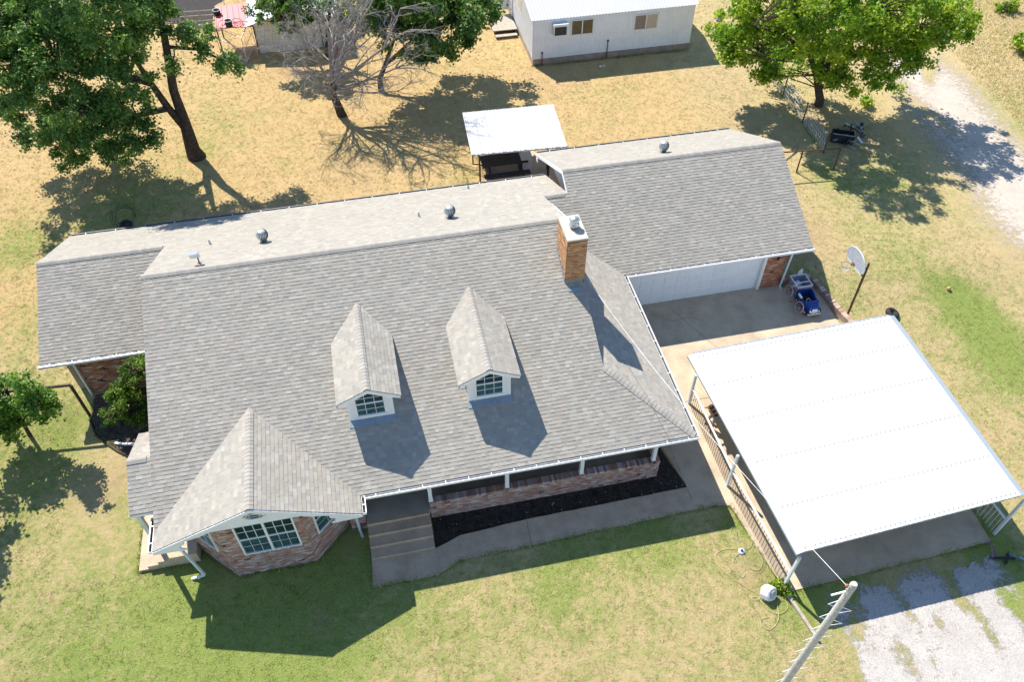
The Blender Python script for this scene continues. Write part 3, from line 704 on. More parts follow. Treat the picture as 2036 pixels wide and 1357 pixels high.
def rowlock(p0, p1, ztop, h, depth, parent, pal, seed=0, w_=.085, out=None, prot=0.02):
    r = random.Random(seed); p0 = np.array(p0, float); p1 = np.array(p1, float); L = np.linalg.norm(p1-p0); d = (p1-p0)/L; n = np.array([d[1], -d[0]])
    out = BRICKS if out is None else out; k = int(L/w_)
    for i in range(k):
        a0 = L*i/k+.005; a1 = L*(i+1)/k-.005; A = p0+d*a0+n*prot; B = p0+d*a1+n*prot; f = -n*depth; zt = ztop+r.uniform(-.004, .006)
        c = np.array(r.choices([t_[0] for t_ in pal], [t_[1] for t_ in pal])[0])*r.uniform(.7, 1.1)
        vs = [np.array(v_) for v_ in [(*A, ztop-h), (*B, ztop-h), (*(B+f), ztop-h), (*(A+f), ztop-h), (*A, zt), (*B, zt), (*(B+f), zt), (*(A+f), zt)]]
        out.append((pix_area(vs[4:])*1.3, vs, [(4,5,6,7),(0,1,5,4),(1,2,6,5),(2,3,7,6),(3,0,4,7)], tuple(np.minimum(c, .9)), parent))
def core(name, poly, z0, z1, material=None, parent=house):
    m_ = MB(); m_.prism([(x, y, z0) for x, y in poly], (0, 0, z1-z0)); return obj(name, m_, material or M['mortar'], parent)
BA, BB = (-7.40,16.06), (-4.39,16.06); BC = (-2.95,17.50); BD = (-8.87,17.53)
bay = core('bay_wall', [BA, BB, BC, (-2.95,17.9), (-8.87,17.9), BD], -.85, 2.55); core('bay_wall', [(BA[0]+.02,BA[1]+.004),(BB[0]-.02,BB[1]+.004),(BB[0]-.02,BB[1]+.25),(BA[0]+.02,BA[1]+.25)], 2.551, 2.95)
W0, W1 = .60, 2.72
bricks(BA, BB, -.80, 2.93, bay, PAL, [(W0, W1, .80, 3.0), (W0-.02, W1+.02, .66, .82)], 1)
rowlock((BA[0]+W0-.02, BA[1]), (BA[0]+W1+.02, BA[1]), .80, .14, .05, bay, PAL, 2)
dR = np.array(BC)-np.array(BB); LR = np.linalg.norm(dR); dR /= LR; dL = np.array(BA)-np.array(BD); LL = np.linalg.norm(dL); dL /= LL
bricks(BB, BC, -.80, 2.62, bay, PAL, [(.42, 1.62, .80, 3.0), (.40, 1.64, .66, .82)], 3)
rowlock(np.array(BB)+dR*.42, np.array(BB)+dR*1.62, .80, .14, .05, bay, PAL, 4)
bricks(BD, BA, -.80, 2.62, bay, PAL, [(.42, 1.62, .80, 3.0), (.40, 1.64, .66, .82)], 5)
rowlock(np.array(BD)+dL*.42, np.array(BD)+dL*1.62, .80, .14, .05, bay, PAL, 6)

def window(p0, d, wdt, z0, z1, units, nc, nr, n, lo_mat='glasslo', hi_mat='glass', fw=.06):
    """sash windows set in a wall: p0 foot xy, d along, n outward"""
    p0 = np.array(p0, float); d = np.array(d, float); n = np.array(n, float)
    T = lambda s_, z_, o_: np.array([*(p0+d*s_+n*o_), z_])
    fr = MB(); up = (*n, 0)
    fr.bar(T(0,z0,.03), T(wdt,z0,.03), fw, .07, up); fr.bar(T(0,z1,.03), T(wdt,z1,.03), fw, .07, up)
    for u in range(units+1): fr.bar(T(wdt*u/units,z0-.03,.032), T(wdt*u/units,z1+.03,.032), fw*(1.5 if 0 < u < units else 1), .075, up)
    zm = (z0+z1)/2
    fr.bar(T(0,zm,.03), T(wdt,zm,.03), .055, .05, up)
    W_ = obj('window', fr, M['white'], house)
    mu = MB()
    for u in range(units):
        s0 = wdt*u/units+fw*.6; s1 = wdt*(u+1)/units-fw*.6
        for k in range(1, nc):
            s_ = s0+(s1-s0)*k/nc; mu.bar(T(s_,z0+.03,.026), T(s_,zm,.026), .012, .014, up, (.75, .8, .8)); mu.bar(T(s_,zm,.03), T(s_,z1-.03,.03), .022, .02, up)
        for half in range(2):
            b0 = (z0+.03, zm+.03)[half]; b1 = (zm-.03, z1-.03)[half]
            for k in range(1, nr):
                zz = b0+(b1-b0)*k/nr; mu.bar(T(s0,zz,.026+.004*half), T(s1,zz,.026+.004*half), (.012, .022)[half], .014, up)
            for i in range(nc):
                for j in range(nr):
                    a0 = s0+(s1-s0)*i/nc+.012; a1 = s0+(s1-s0)*(i+1)/nc-.012; c0 = b0+(b1-b0)*j/nr+.01; c1_ = b0+(b1-b0)*(j+1)/nr-.01
                    p = MB(); tilt = rnd.uniform(-.003, .003)
                    p.prism([T(a0,c0,.016), T(a1,c0,.016), T(a1,c1_,.016+tilt), T(a0,c1_,.016+tilt)], (*(-n*.008), 0))
                    obj('pane', p, M[hi_mat if half else lo_mat], W_)
    obj('muntin', mu, M['white'], W_)
window((BA[0]+W0+.03, BA[1]), (1,0), W1-W0-.06, .84, 2.9, 2, 3, 2, (0,-1))
nR = np.array([dR[1], -dR[0]]); nL = np.array([dL[1], -dL[0]])
window(np.array(BB)+dR*.45, dR, 1.14, .84, 2.56, 1, 2, 2, nR)
window(np.array(BD)+dL*.45, dL, 1.14, .84, 2.56, 1, 2, 2, nL)

# walls: wing, front room, porch back wall, garage
wing = core('wing_wall', [(-13.85,26.2),(-9.2,26.2),(-9.2,33.9),(-14.4,33.9),(-14.4,26.5),(-13.85,26.5)], -.3, 2.36)
bricks((-13.85,26.2), (-9.6,26.2), -.25, 2.34, wing, PALW, [(2.62,4.25,1.10,2.36)], 11)
window((-11.2,26.2), (1,0), 1.55, 1.15, 2.3, 1, 3, 1, (0,-1))
core('house_wall', [(-9.2,17.9),(-2.3,17.9),(-2.3,19.6),(7.9,19.6),(7.9,33.9),(-9.2,33.9)], -.8, 2.45, M['mortard'])
fr = core('front_wall', [(-2.93,17.1),(-2.32,17.1),(-2.32,17.9),(-2.93,17.9)], -.85, 2.4); bricks((-2.93,17.1), (-2.32,17.1), -.8, 2.35, fr, PAL, (), 12)
core('gable_wall', [(7.6,20.0),(7.85,20.0),(7.85,28.5),(7.6,28.5)], 2.4, 3.6, M['white'])
gw = core('garage_wall', [(18.36,26.22),(19.42,26.22),(19.42,26.6),(19.3,35.9),(9.76,35.9),(9.76,30.0),(10.3,30.0),(10.3,26.9),(18.36,26.9)], -.3, 2.36)
bricks((18.36,26.22), (19.42,26.22), -.12, 2.34, gw, PALW, (), 13); bricks((19.42,26.22), (19.42,26.62), -.12, 2.34, gw, PALW, (), 14)
# garage door with panel courses
gd = MB(); gd.box((10.6,26.32,-.12), (18.2,26.36,2.3), (.9, .9, .92)); GD = obj('garage_door', gd, M['metalwall'], house)
for i in range(4):
    for j in range(12):
        x0 = 10.65+j*.629; z0 = -.10+i*.6; p = MB()
        p.add([(x0+.02,26.32,z0+.02),(x0+.609,26.32,z0+.02),(x0+.609,26.32,z0+.57),(x0+.02,26.32,z0+.57),(x0+.05,26.303,z0+.05),(x0+.58,26.303,z0+.05),(x0+.58,26.303,z0+.54),(x0+.05,26.303,z0+.54)],
              [(4,5,6,7),(0,1,5,4),(1,2,6,5),(2,3,7,6),(3,0,4,7)]); obj('door_panel', p, M['metalwall'], GD)
t = MB(); t.box((18.2,26.14,-.12), (18.35,26.36,2.33)); t.box((10.6,26.2,2.3), (18.35,26.36,2.36)); obj('door_jamb', t, M['white'], house)
lt = MB(); c = PY(1548,512,26.1); lt.lathe([(.0,.16),(.05,.15),(.07,.0),(.04,-.16),(0,-.18)], (c[0],26.08,c[2]), 8, (.3,.3,.3)); lt.bar((c[0],26.08,c[2]+.1), (c[0],26.22,c[2]+.12), .03, .03); obj('wall_lantern', lt, M['black'], house)

# porch
pf = MB(); pf.box((-2.3,17.0,-.30), (9.9,19.6,-.05)); obj('porch_floor', pf, M['porchfloor'], house)
pw = core('porch_wall', [(.27,17.0),(9.88,17.0),(9.88,19.6),(9.66,19.6),(9.66,17.24),(.27,17.24)], -.9, .34)
bricks((.27,17.0), (9.88,17.0), -.82, .34, pw, PAL, (), 21); rowlock((.25,17.0), (9.9,17.0), .46, .115, .29, pw, PAL, 22, .1)
bricks((.27,17.24), (.27,17.0), -.82, .34, pw, PAL, (), 23); rowlock((9.88,17.3), (9.88,19.5), .46, .115, .27, pw, PALC, 24, .1)
for x in (.33, 3.43, 6.53, 9.62):
    c = MB(); c.box((x-.075,17.05,.46), (x+.075,17.20,2.42)); c.box((x-.095,17.03,.46), (x+.095,17.22,.50)); c.box((x-.09,17.035,2.32), (x+.09,17.215,2.42)); obj('porch_post', c, M['white'], house)
b = MB(); b.box((-2.2,17.03,2.33), (10.4,17.22,2.34)); b.box((-2.2,17.06,2.1), (9.7,17.19,2.328)); obj('porch_beam', b, M['white'], house)
lo_ = G(383,1155); k1 = PY(410,1112,15.9)
downspout([(-9.05,16.35,2.42), (-8.62,16.2,-.35), (-8.62,16.2,-.42), (lo_[0],lo_[1]+.05,-.68)])
downspout([(-2.62,16.05,2.42), (-2.62,16.7,2.2), (-2.62,16.95,-.62), (-2.56,16.7,-.7)])
downspout([(-13.85,26.05,2.42), (-13.86,26.08,-.12), (-13.86,25.9,-.16)])
downspout([(19.52,26.0,2.42), (19.5,26.12,.0), (19.5,25.95,-.08)])

# chimney
CX0, CX1, CY0, CY1, CZ = 7.20, 8.0, 23.25, 24.72, 7.55
ch = core('chimney', [(CX0,CY0),(CX1,CY0),(CX1,CY1),(CX0,CY1)], 4.2, CZ, M['mortard'])
cb = MB(); cb.box((CX0-.03,CY0-.03,CZ), (CX1+.03,CY1+.03,CZ+.09)); obj('chimney_cap', cb, M['caprender'], ch)
bricks((CX0,CY0), (CX1,CY0), 5.42, CZ-.01, ch, PALC, (), 31, .02); bricks((CX0,CY1), (CX0,CY0), 5.0, CZ-.01, ch, PALC, (), 32, .02); bricks((CX1,CY0), (CX1,CY1), 4.6, CZ-.01, ch, PALC, (), 33, .02)
f = MB(); f.lathe([(.16,0),(.16,.12),(.13,.12),(.13,.0)], (7.64,23.98,CZ+.09), 12); obj('flue_liner', f, M['terracotta'], ch)
f = MB(); f.lathe([(.0,.11),(.21,.12),(.21,.16),(.13,.2),(.13,.36),(.2,.36),(.21,.40),(.17,.47),(.09,.51),(0,.52)], (7.64,23.98,CZ+.09), 18); obj('flue_cowl', f, M['alu'], ch)
f = MB(); f.box((CX0-.01,CY0-.03,5.3), (CX1-.05,CY0-.022,5.44)); f.prism([(x, y, pF.z(x, y)+.05) for x, y in ((CX0+.05,CY0-.42),(CX1-.12,CY0-.42),(CX1-.12,CY0-.3),(CX0+.05,CY0-.3))], (0, 0, -.03))
for i in range(6):
    y0 = CY0+.25*i; zz = pF.z(0, y0)+.02; f.box((CX0-.035,y0,zz), (CX0-.026,y0+.24,zz+.25))
obj('flashing', f, M['flash'], ch)
flush(BRICKS, 'brick', 300, M['brick'], house, 'brickwork')

# vents, pipes and aerial on the roof
def turbine(px, py, pl):
    # foot on roof plane
    d = ray(px, py); p0 = np.array([0, pl.O[1], pl.O[2]]); n = pl.n; q = EYE+d*(((p0-EYE)@n)/(d@n))
    t_ = MB(); t_.prism([(q[0]+a_, q[1]+b_, pl.z(q[0]+a_, q[1]+b_)+.03) for a_, b_ in ((-.22,-.22),(.22,-.22),(.22,.22),(-.22,.22))], (0, 0, -.03), (.6, .6, .6))
    t_.lathe([(.165,-.12),(.165,.20),(.18,.20),(.18,.23)], q, 18, (.45, .55, .62)); T_ = obj('turbine_vent', t_, M['alu'], house)
    c = q+np.array([0, 0, .40]); v_ = MB()
    v_.lathe([(.13,-.17),(.2,-.1),(.22,0),(.2,.1),(.12,.17)], c, 16, (.12, .15, .17)); N_ = 20
    for i in range(N_):
        a0 = 2*math.pi*i/N_; vs = []
        for k in range(7):
            ph = -1.05+2.1*k/6; rr = .265*math.cos(ph*.86); zz = .215*math.sin(ph)/math.sin(1.05); tw = a0+.5*(k/6)
            for dr, da in ((0, 0), (-.018, .19)): vs.append(c+np.array([(rr+dr)*math.cos(tw+da), (rr+dr)*math.sin(tw+da), zz]))
        v_.add(vs, [(2*k, 2*k+1, 2*k+3, 2*k+2) for k in range(6)], (.95, .97, .98), True)
    v_.lathe([(.16,.185),(.12,.225),(0,.245)], c, 16, (1, 1, .99)); obj('vane_globe', v_, M['aluc'], T_)
M['aluc'] = mat('vane_aluminium', (.62, .66, .66), .4, .5, nscale=6, namt=.1, attr=True)
turbine(525, 481, pB); turbine(895, 433, pB); turbine(1318, 303, pGB)
def on(pl, px, py):
    d = ray(px, py); p0 = pl.O; return EYE+d*(((p0-EYE)@pl.n)/(d@pl.n))
for px, py in ((418,486), (833,431), (931,376)):
    q = on(pB, px, py); t_ = MB(); t_.lathe([(.10,-.03),(.05,.05),(.045,.22),(.04,.22),(.04,.05)], q, 10, (.5, .5, .5)); obj('vent_pipe', t_, M['alu'], house)
q = on(pB, 397, 525); t_ = MB(); t_.tube([q-np.array([0,0,.05]), q+np.array([.0,.05,.32]), q+np.array([-.02,0,.42])], .028, 8); t_.box(q+np.array([-.08,-.08,-.03]), q+np.array([.08,.08,.03])); A_ = obj('aerial', t_, M['darkpipe'], house)
t_ = MB(); t_.obox(q+np.array([-.07,-.06,.55]), (.18,.03,0), (-.004,.05,.03), (0,-.09,.17)); obj('aerial_panel', t_, M['greywhite'], A_)

# entry steps and side steps
st = thing('entry_steps', 'wide grey concrete steps rising from the walk to the front porch', 'steps', (-1, 16.2, -.7))
for i, (y0, y1, z1) in enumerate(((15.62,16.05,-.57),(16.04,16.46,-.40),(16.45,16.87,-.225),(16.86,17.02,-.052))):
    s_ = MB(); s_.box((-2.29,y0,-.9), (.21,y1+.02,z1)); s_.box((-2.292,y0-.008,z1-.05), (.212,y0+.02,z1+.003), (1.15, 1.13, 1.08)); obj('step', s_, M['concstep'] if 'concstep' in M else M['concgrey'], st)
st = thing('side_steps', 'narrow beige concrete stoop and steps at the left end of the house', 'steps', (-10, 18, -.6))
for i, (x0, z1) in enumerate(((-11.15,-.56),(-10.78,-.38),(-10.35,-.2),(-9.95,-.05))):
    x1 = (-10.78,-10.35,-9.95,-8.85)[i]; s_ = MB(); s_.box((x0,16.98,-.95), (x1,20.2,z1)); obj('step', s_, M['concrete'], st)
pp = MB(); pp.box((-10.32,17.45,-.2), (-10.17,17.6,2.7)); obj('porch_post', pp, M['greywhite'], house)

# ------------------------------------------------------------------ carport
M['trimgrey'] = mat('carport_trim', (.31, .36, .40), .45, nscale=2, namt=.06)
M['screw'] = mat('screw_grey', (.33,.32,.30), .6)
M['picket'] = mat('picket_paint', (.23, .15, .10), .8, nscale=9, namt=.2)
cBL, cBR, cFR, cFL = P(1367,708,1.5), P(1778,628,1.62), P(2040,985,2.0), P(1584,1104,1.8)
carport = thing('carport', 'open carport with a wide flat white metal roof on square posts', 'carport', (17.5, 16, -.7))
def quad(u, v): return (1-u)*(1-v)*cBL+u*(1-v)*cBR+u*v*cFR+(1-u)*v*cFL
U0, U1 = .034, .970; NP = 11
for k in range(NP):
    u0 = U0+(U1-U0)*k/NP; u1 = U0+(U1-U0)*(k+1)/NP; prof = []
    for j in range(4):
        a_ = u0+(u1-u0)*(j/4); dw = (u1-u0)/4
        prof += [(a_, .03 if j == 0 else .0), (a_+dw*.42, 0), (a_+dw*.5, .02), (a_+dw*.72, .02), (a_+dw*.8, 0)]
    prof.append((u1, .026)); m_ = MB(); vs = []; NV = 7
    for i in range(NV):
        v_ = i/(NV-1)
        for (uu, h) in prof: vs.append(quad(uu, v_)+np.array([0, 0, h+.08]))
    n = len(prof); fs = [(i*n+j, i*n+j+1, (i+1)*n+j+1, (i+1)*n+j) for i in range(NV-1) for j in range(n-1)]
    m_.add(vs, fs); m_.add([q-np.array([0, 0, .012]) for q in vs], fs)
    obj('roof_panel', m_, M['metalroof'], carport)
t = MB()
for u_, s_ in ((0, 1), (1, -1)):
    ui = U0 if u_ == 0 else U1; a_, b_ = quad(u_, 0), quad(u_, 1); c, d = quad(ui, 1), quad(ui, 0); dz = np.array([0, 0, .1])
    t.prism([d+[0,0,.10], c+[0,0,.10], b_, a_], (0, 0, -.02), (1, 1, 1)); t.prism([a_-dz*.02, b_-dz*.02, b_-dz, a_-dz], (s_*.015, 0, 0))
t.bar(quad(.03,0)+[0,.06,.03], quad(.97,0)+[0,.06,.03], .05, .08); t.bar(quad(.03,1)+[0,.03,.03], quad(.97,1)+[0,.03,.03], .05, .08)
obj('edge_trim', t, M['trimgrey'], carport)
t = MB()
for v_ in (.2, .4, .6, .8): t.bar(quad(.03,v_)-[0,0,.08], quad(.97,v_)-[0,0,.08], .06, .1)
obj('roof_beam', t, M['greywhite'], carport)
t = MB()
for v_ in (.025, .19, .39, .60, .81, .985):
    for k in range(NP*4):
        p = quad(U0+(U1-U0)*(k+.3)/(NP*4), v_); t.obox(p+[0,0,.105], (.015,0,0), (0,.015,0), (0,0,.012))
obj('roof_screw', t, M['screw'], carport, kind='stuff')
gL = [G(1369,803), G(1445,967), G(1557,1168)]; off = G(1976,1063)-gL[2]
gR = [g_+off for g_ in gL]
for posts, us in ((gL, .012), (gR, .985)):
    for p in posts:
        v_ = np.clip((cBL[1]-p[1])/(cBL[1]-cFL[1]), .02, .98); top = quad(us, v_)[2]-.12; g0 = gz(p[1])
        c = MB(); c.box((p[0]-.05,p[1]-.05,g0-.05), (p[0]+.05,p[1]+.05,top)); obj('carport_post', c, M['greywhite'], carport)
    rl = MB(); rl.bar((posts[0][0],posts[0][1],gz(posts[0][1])+1.12), (posts[1][0],posts[1][1],gz(posts[1][1])+1.16), .075, .05)
    rl.bar((posts[1][0],posts[1][1],gz(posts[1][1])+1.16), (posts[2][0],posts[2][1],gz(posts[2][1])+1.12), .075, .05)
    R_ = obj('railing', rl, M['white'], carport)
    pk = None; n = 54
    for i in range(1, n):
        t_ = i/n*2; k = min(int(t_), 1); q = posts[k]+(posts[k+1]-posts[k])*(t_-k); q = np.array([q[0], q[1], gz(q[1])])
        if pk is None:
            m_ = MB(); m_.box((-.009,-.009,.0), (.009,.009,1.12)); pk = obj('picket', m_, M['picket'] if posts is gL else M['greywhite'], R_); pk.data.transform(Matrix.Translation(Vector(ORG[R_.name]))); pk.location = Vector(q-ORG[R_.name])
        else: share(pk, 'picket', q-ORG[R_.name], R_)
mb_ = MB(); mb_.bar(gL[2]+[0,-.3,.06], (gL[2][0]+.35,9.0,gz(9.0)+.05), .12, .14, col=(1,1,1)); o = obj('timber_edging', mb_, M['wood']); tag(o, 'pale timber edging strip between the lawn and the gravel by the carport post', 'edging')

# ------------------------------------------------------------------ person
def person():
    f1 = G(1414,859); f2 = G(1405,843); z0 = f1[2]+.05
    pel = np.array([(f1[0]+f2[0])/2+.10, (f1[1]+f2[1])/2+.0, z0+.93]); fw = np.array([-.75, -.25, 0]); fw /= np.linalg.norm(fw); sd_ = np.array([-fw[1], fw[0], 0])
    root = thing('person', 'person in a black top and grey denim shorts walking beside the carport railing', 'person', (f1[0], f1[1], z0-.04))
    V, Eg, R, Cc = [], [], [], []
    def v(p, r): V.append(p); R.append(r); return len(V)-1
    def e_(a_, b_): Eg.append((a_, b_))
    up = np.array([0, 0, 1.])
    p0 = v(pel, .145); w_ = v(pel+fw*.06+up*.2, .125); ch_ = v(pel+fw*.20+up*.44, .145); nk = v(pel+fw*.31+up*.60, .06); hd_ = v(pel+fw*.40+up*.70, .092); h2 = v(pel+fw*.44+up*.79, .088)
    for a_, b_ in ((p0,w_),(w_,ch_),(ch_,nk),(nk,hd_),(hd_,h2)): e_(a_, b_)
    for s_, ft in ((1, f1), (-1, f2)):
        hip = v(pel+sd_*.09*s_-up*.08, .10); foot = np.array([ft[0], ft[1], z0+.04])
        kn = v((pel+foot)/2+fw*.07+sd_*.05*s_, .062); an = v(foot-fw*.03+up*.05, .04); to = v(foot+fw*.14, .034)
        e_(p0, hip); e_(hip, kn); e_(kn, an); e_(an, to)
        sh = v(pel+fw*.20+up*.50+sd_*.17*s_, .06); el = v(pel+fw*.48+up*.52+sd_*.24*s_, .042); wr = v(pel+fw*.58+up*.72+sd_*.11*s_, .03); hn = v(pel+fw*.57+up*.79+sd_*.08*s_, .035)
        e_(ch_, sh); e_(sh, el); e_(el, wr); e_(wr, hn)
    me = bpy.data.meshes.new('body'); me.from_pydata([(p-ORG[root.name]).tolist() for p in V], Eg, [])
    o = bpy.data.objects.new('body', me); COL.objects.link(o); o.parent = root
    md = o.modifiers.new('skin', 'SKIN')
    for i, r in enumerate(R): me.skin_vertices[0].data[i].radius = (r, r)
    me.skin_vertices[0].data[0].use_root = True
    o.modifiers.new('sub', 'SUBSURF').levels = 2
    dg = bpy.context.evaluated_depsgraph_get(); dg.update(); m2 = bpy.data.meshes.new_from_object(o.evaluated_get(dg))
    o.modifiers.clear(); o.data = m2
    m2.materials.clear()
    cols = dict(skin=(.42,.22,.15), top=(.012,.012,.014), shorts=(.20,.23,.27), shoe=(.02,.02,.022), hair=(.035,.02,.015))
    ms = {k: mat('person_'+k, c, .7, nscale=20, namt=.12) for k, c in cols.items()}
    for k in ('skin', 'top', 'shorts', 'shoe', 'hair'): m2.materials.append(ms[k])
    c0 = pel-ORG[root.name]
    for p in m2.polygons:
        q = np.array(p.center)-c0; zz = q[2]; al = q@fw; sdd = abs(q@sd_)
        k = 0
        if -.28 < zz <= .02: k = 2
        elif .02 < zz < .56 and sdd < .185 and al < .36: k = 1
        elif np.array(p.center)[2] < .13: k = 3
        p.material_index = k; p.use_smooth = True
    hr = MB(); hc = pel+fw*.40+up*.76
    for i in range(9):
        a_ = i/8; 
    hr.lathe([(.0,.125),(.07,.105),(.108,.05),(.112,-.02),(.09,-.08)], hc-fw*.015, 14); hr.tube([hc-fw*.09+up*.02, hc-fw*.15-up*.08, hc-fw*.13-up*.2], [.045,.04,.015], 8)
    obj('hair', hr, ms['hair'], root)
person()

# ------------------------------------------------------------------ things round the drive
def hoop():
    b = G(1682,633); t_ = thing('basketball_hoop', 'rusty leaning pole with a grey fan shaped backboard, rim and net', 'basketball hoop', b)
    top = np.array([b[0]-.08, b[1]-.02, 3.28]); m_ = MB(); m_.tube([b-[0,0,.1], top], .058, 10); m_.bar(top-[0,0,.35], (21.66,24.05,3.05), .05, .05); m_.bar(top-[0,0,.85], (21.66,24.05,2.75), .05, .05); obj('pole', m_, M['rust'], t_)
    m_ = MB(); cy, z0 = 24.17, 2.72; out = []
    for k in range(15):
        a_ = math.pi*k/14; out.append((21.62, cy-.78*math.cos(a_), z0+.28+.62*math.sin(a_)))
    out = [(21.62,cy-.62,z0)]+out+[(21.62,cy+.62,z0)]
    m_.prism(out, (.03, 0, 0)); obj('backboard', m_, M['boardgrey'], t_)
    e_ = MB()
    for i in range(len(out)):
        e_.bar(np.array(out[i])+[.015,0,0], np.array(out[(i+1) % len(out)])+[.015,0,0], .03, .05, (1, 0, 0))
    obj('backboard_rim', e_, M['greywhite'], t_)
    c = np.array([21.26, 24.22, 2.80]); r_ = MB(); r_.torus(c, (0,0,1), .23, .011, 28, 6); obj('hoop_ring', r_, M['darkpipe'], t_)
    k_ = MB(); k_.prism([(21.62,24.12,2.86),(21.62,24.32,2.86),(21.48,24.24,2.80),(21.48,24.2,2.80)], (0,0,-.06)); obj('bracket', k_, M['rust'], t_)
    n_ = MB()
    for k in range(12):
        for s_ in (1, -1):
            pth = []
            for j in range(5):
                a_ = 2*math.pi*k/12+s_*j*.26; rr = .23-.022*j-.006*j*j*.3; pth.append(c+np.array([rr*math.cos(a_), rr*math.sin(a_), -.1*j]))
            n_.tube(pth, .0045, 4, cap=False)
    obj('net', n_, M['white'], t_)
M['boardgrey'] = mat('weathered_board', (.50,.52,.54), .6, nscale=9, col2=(.34,.36,.38), fine=.15)
hoop()

def bicycle():
    w1 = np.array([19.60,25.52,gz(25.52)+.04]); w2 = np.array([19.70,24.47,gz(24.47)+.04])
    t_ = thing('bicycle', 'small dark blue bicycle with pale pink tyres leaning on the blue toy truck', 'bicycle', (w1+w2)/2)
    d = (w1-w2); d /= np.linalg.norm(d); ln = np.array([.26, .0, .966]); ax = np.cross(d, ln)
    R = .30
    for w_, nm in ((w1, 'wheel'), (w2, 'wheel')):
        c = w_+ln*R; m_ = MB(); m_.torus(c, ax, R-.02, .02, 28, 8); W_ = obj('wheel', m_, M['pinkwhite'], t_)
        k = MB(); k.torus(c, ax, R-.05, .012, 28, 6); obj('wheel_rim', k, M['pinkred'], W_)
        s_ = MB()
        for i in range(14):
            a_ = 2*math.pi*i/14; s_.tube([c+ax*.02*(-1)**i, c+(math.cos(a_)*d+math.sin(a_)*ln)*(R-.05)], .003, 4, cap=False)
        s_.tube([c-ax*.05, c+ax*.05], .02, 8); obj('spokes', s_, M['alu'], W_)
    c1, c2 = w1+ln*R, w2+ln*R; bb_ = (c1+c2)/2-ln*.02-d*.06; seat = bb_-d*.14+ln*.42; head = c1-d*.16+ln*.42
    f = MB()
    for a_, b_ in ((bb_,seat),(bb_,head-ln*.08),(seat-ln*.08,head-ln*.1),(c2,bb_),(c2,seat-ln*.1),(c1,head)): f.tube([a_, b_], .016, 7)
    obj('bike_frame', f, M['bikeblue'], t_)
    s_ = MB(); s_.obox(seat+ln*.03-d*.02, d*.11, ax*.055, ln*.025); s_.obox(seat+ln*.03+d*.1, d*.06, ax*.025, ln*.02); obj('saddle', s_, M['white'], t_)
    h = MB(); h.tube([head, head+ln*.1, head+ln*.12+d*.03], .012, 6); h.tube([head+ln*.14+ax*.27-d*.1, head+ln*.14+ax*.15, head+ln*.1, head+ln*.14-ax*.15, head+ln*.14-ax*.27-d*.1], .012, 6); obj('handlebar', h, M['white'], t_)
    p = MB(); p.tube([bb_-ax*.06, bb_+ax*.06], .03, 8); p.tube([bb_-ax*.06, bb_-ax*.06-ln*.14+d*.03], .01, 6); p.obox(bb_-ax*.11-ln*.14+d*.03, d*.04, ax*.045, ln*.012); obj('crank', p, M['pinkred'], t_)
M['pinkred'] = mat('pink_red', (.45,.08,.12), .5); M['bikeblue'] = mat('bike_blue', (.02,.05,.15), .4)
bicycle()

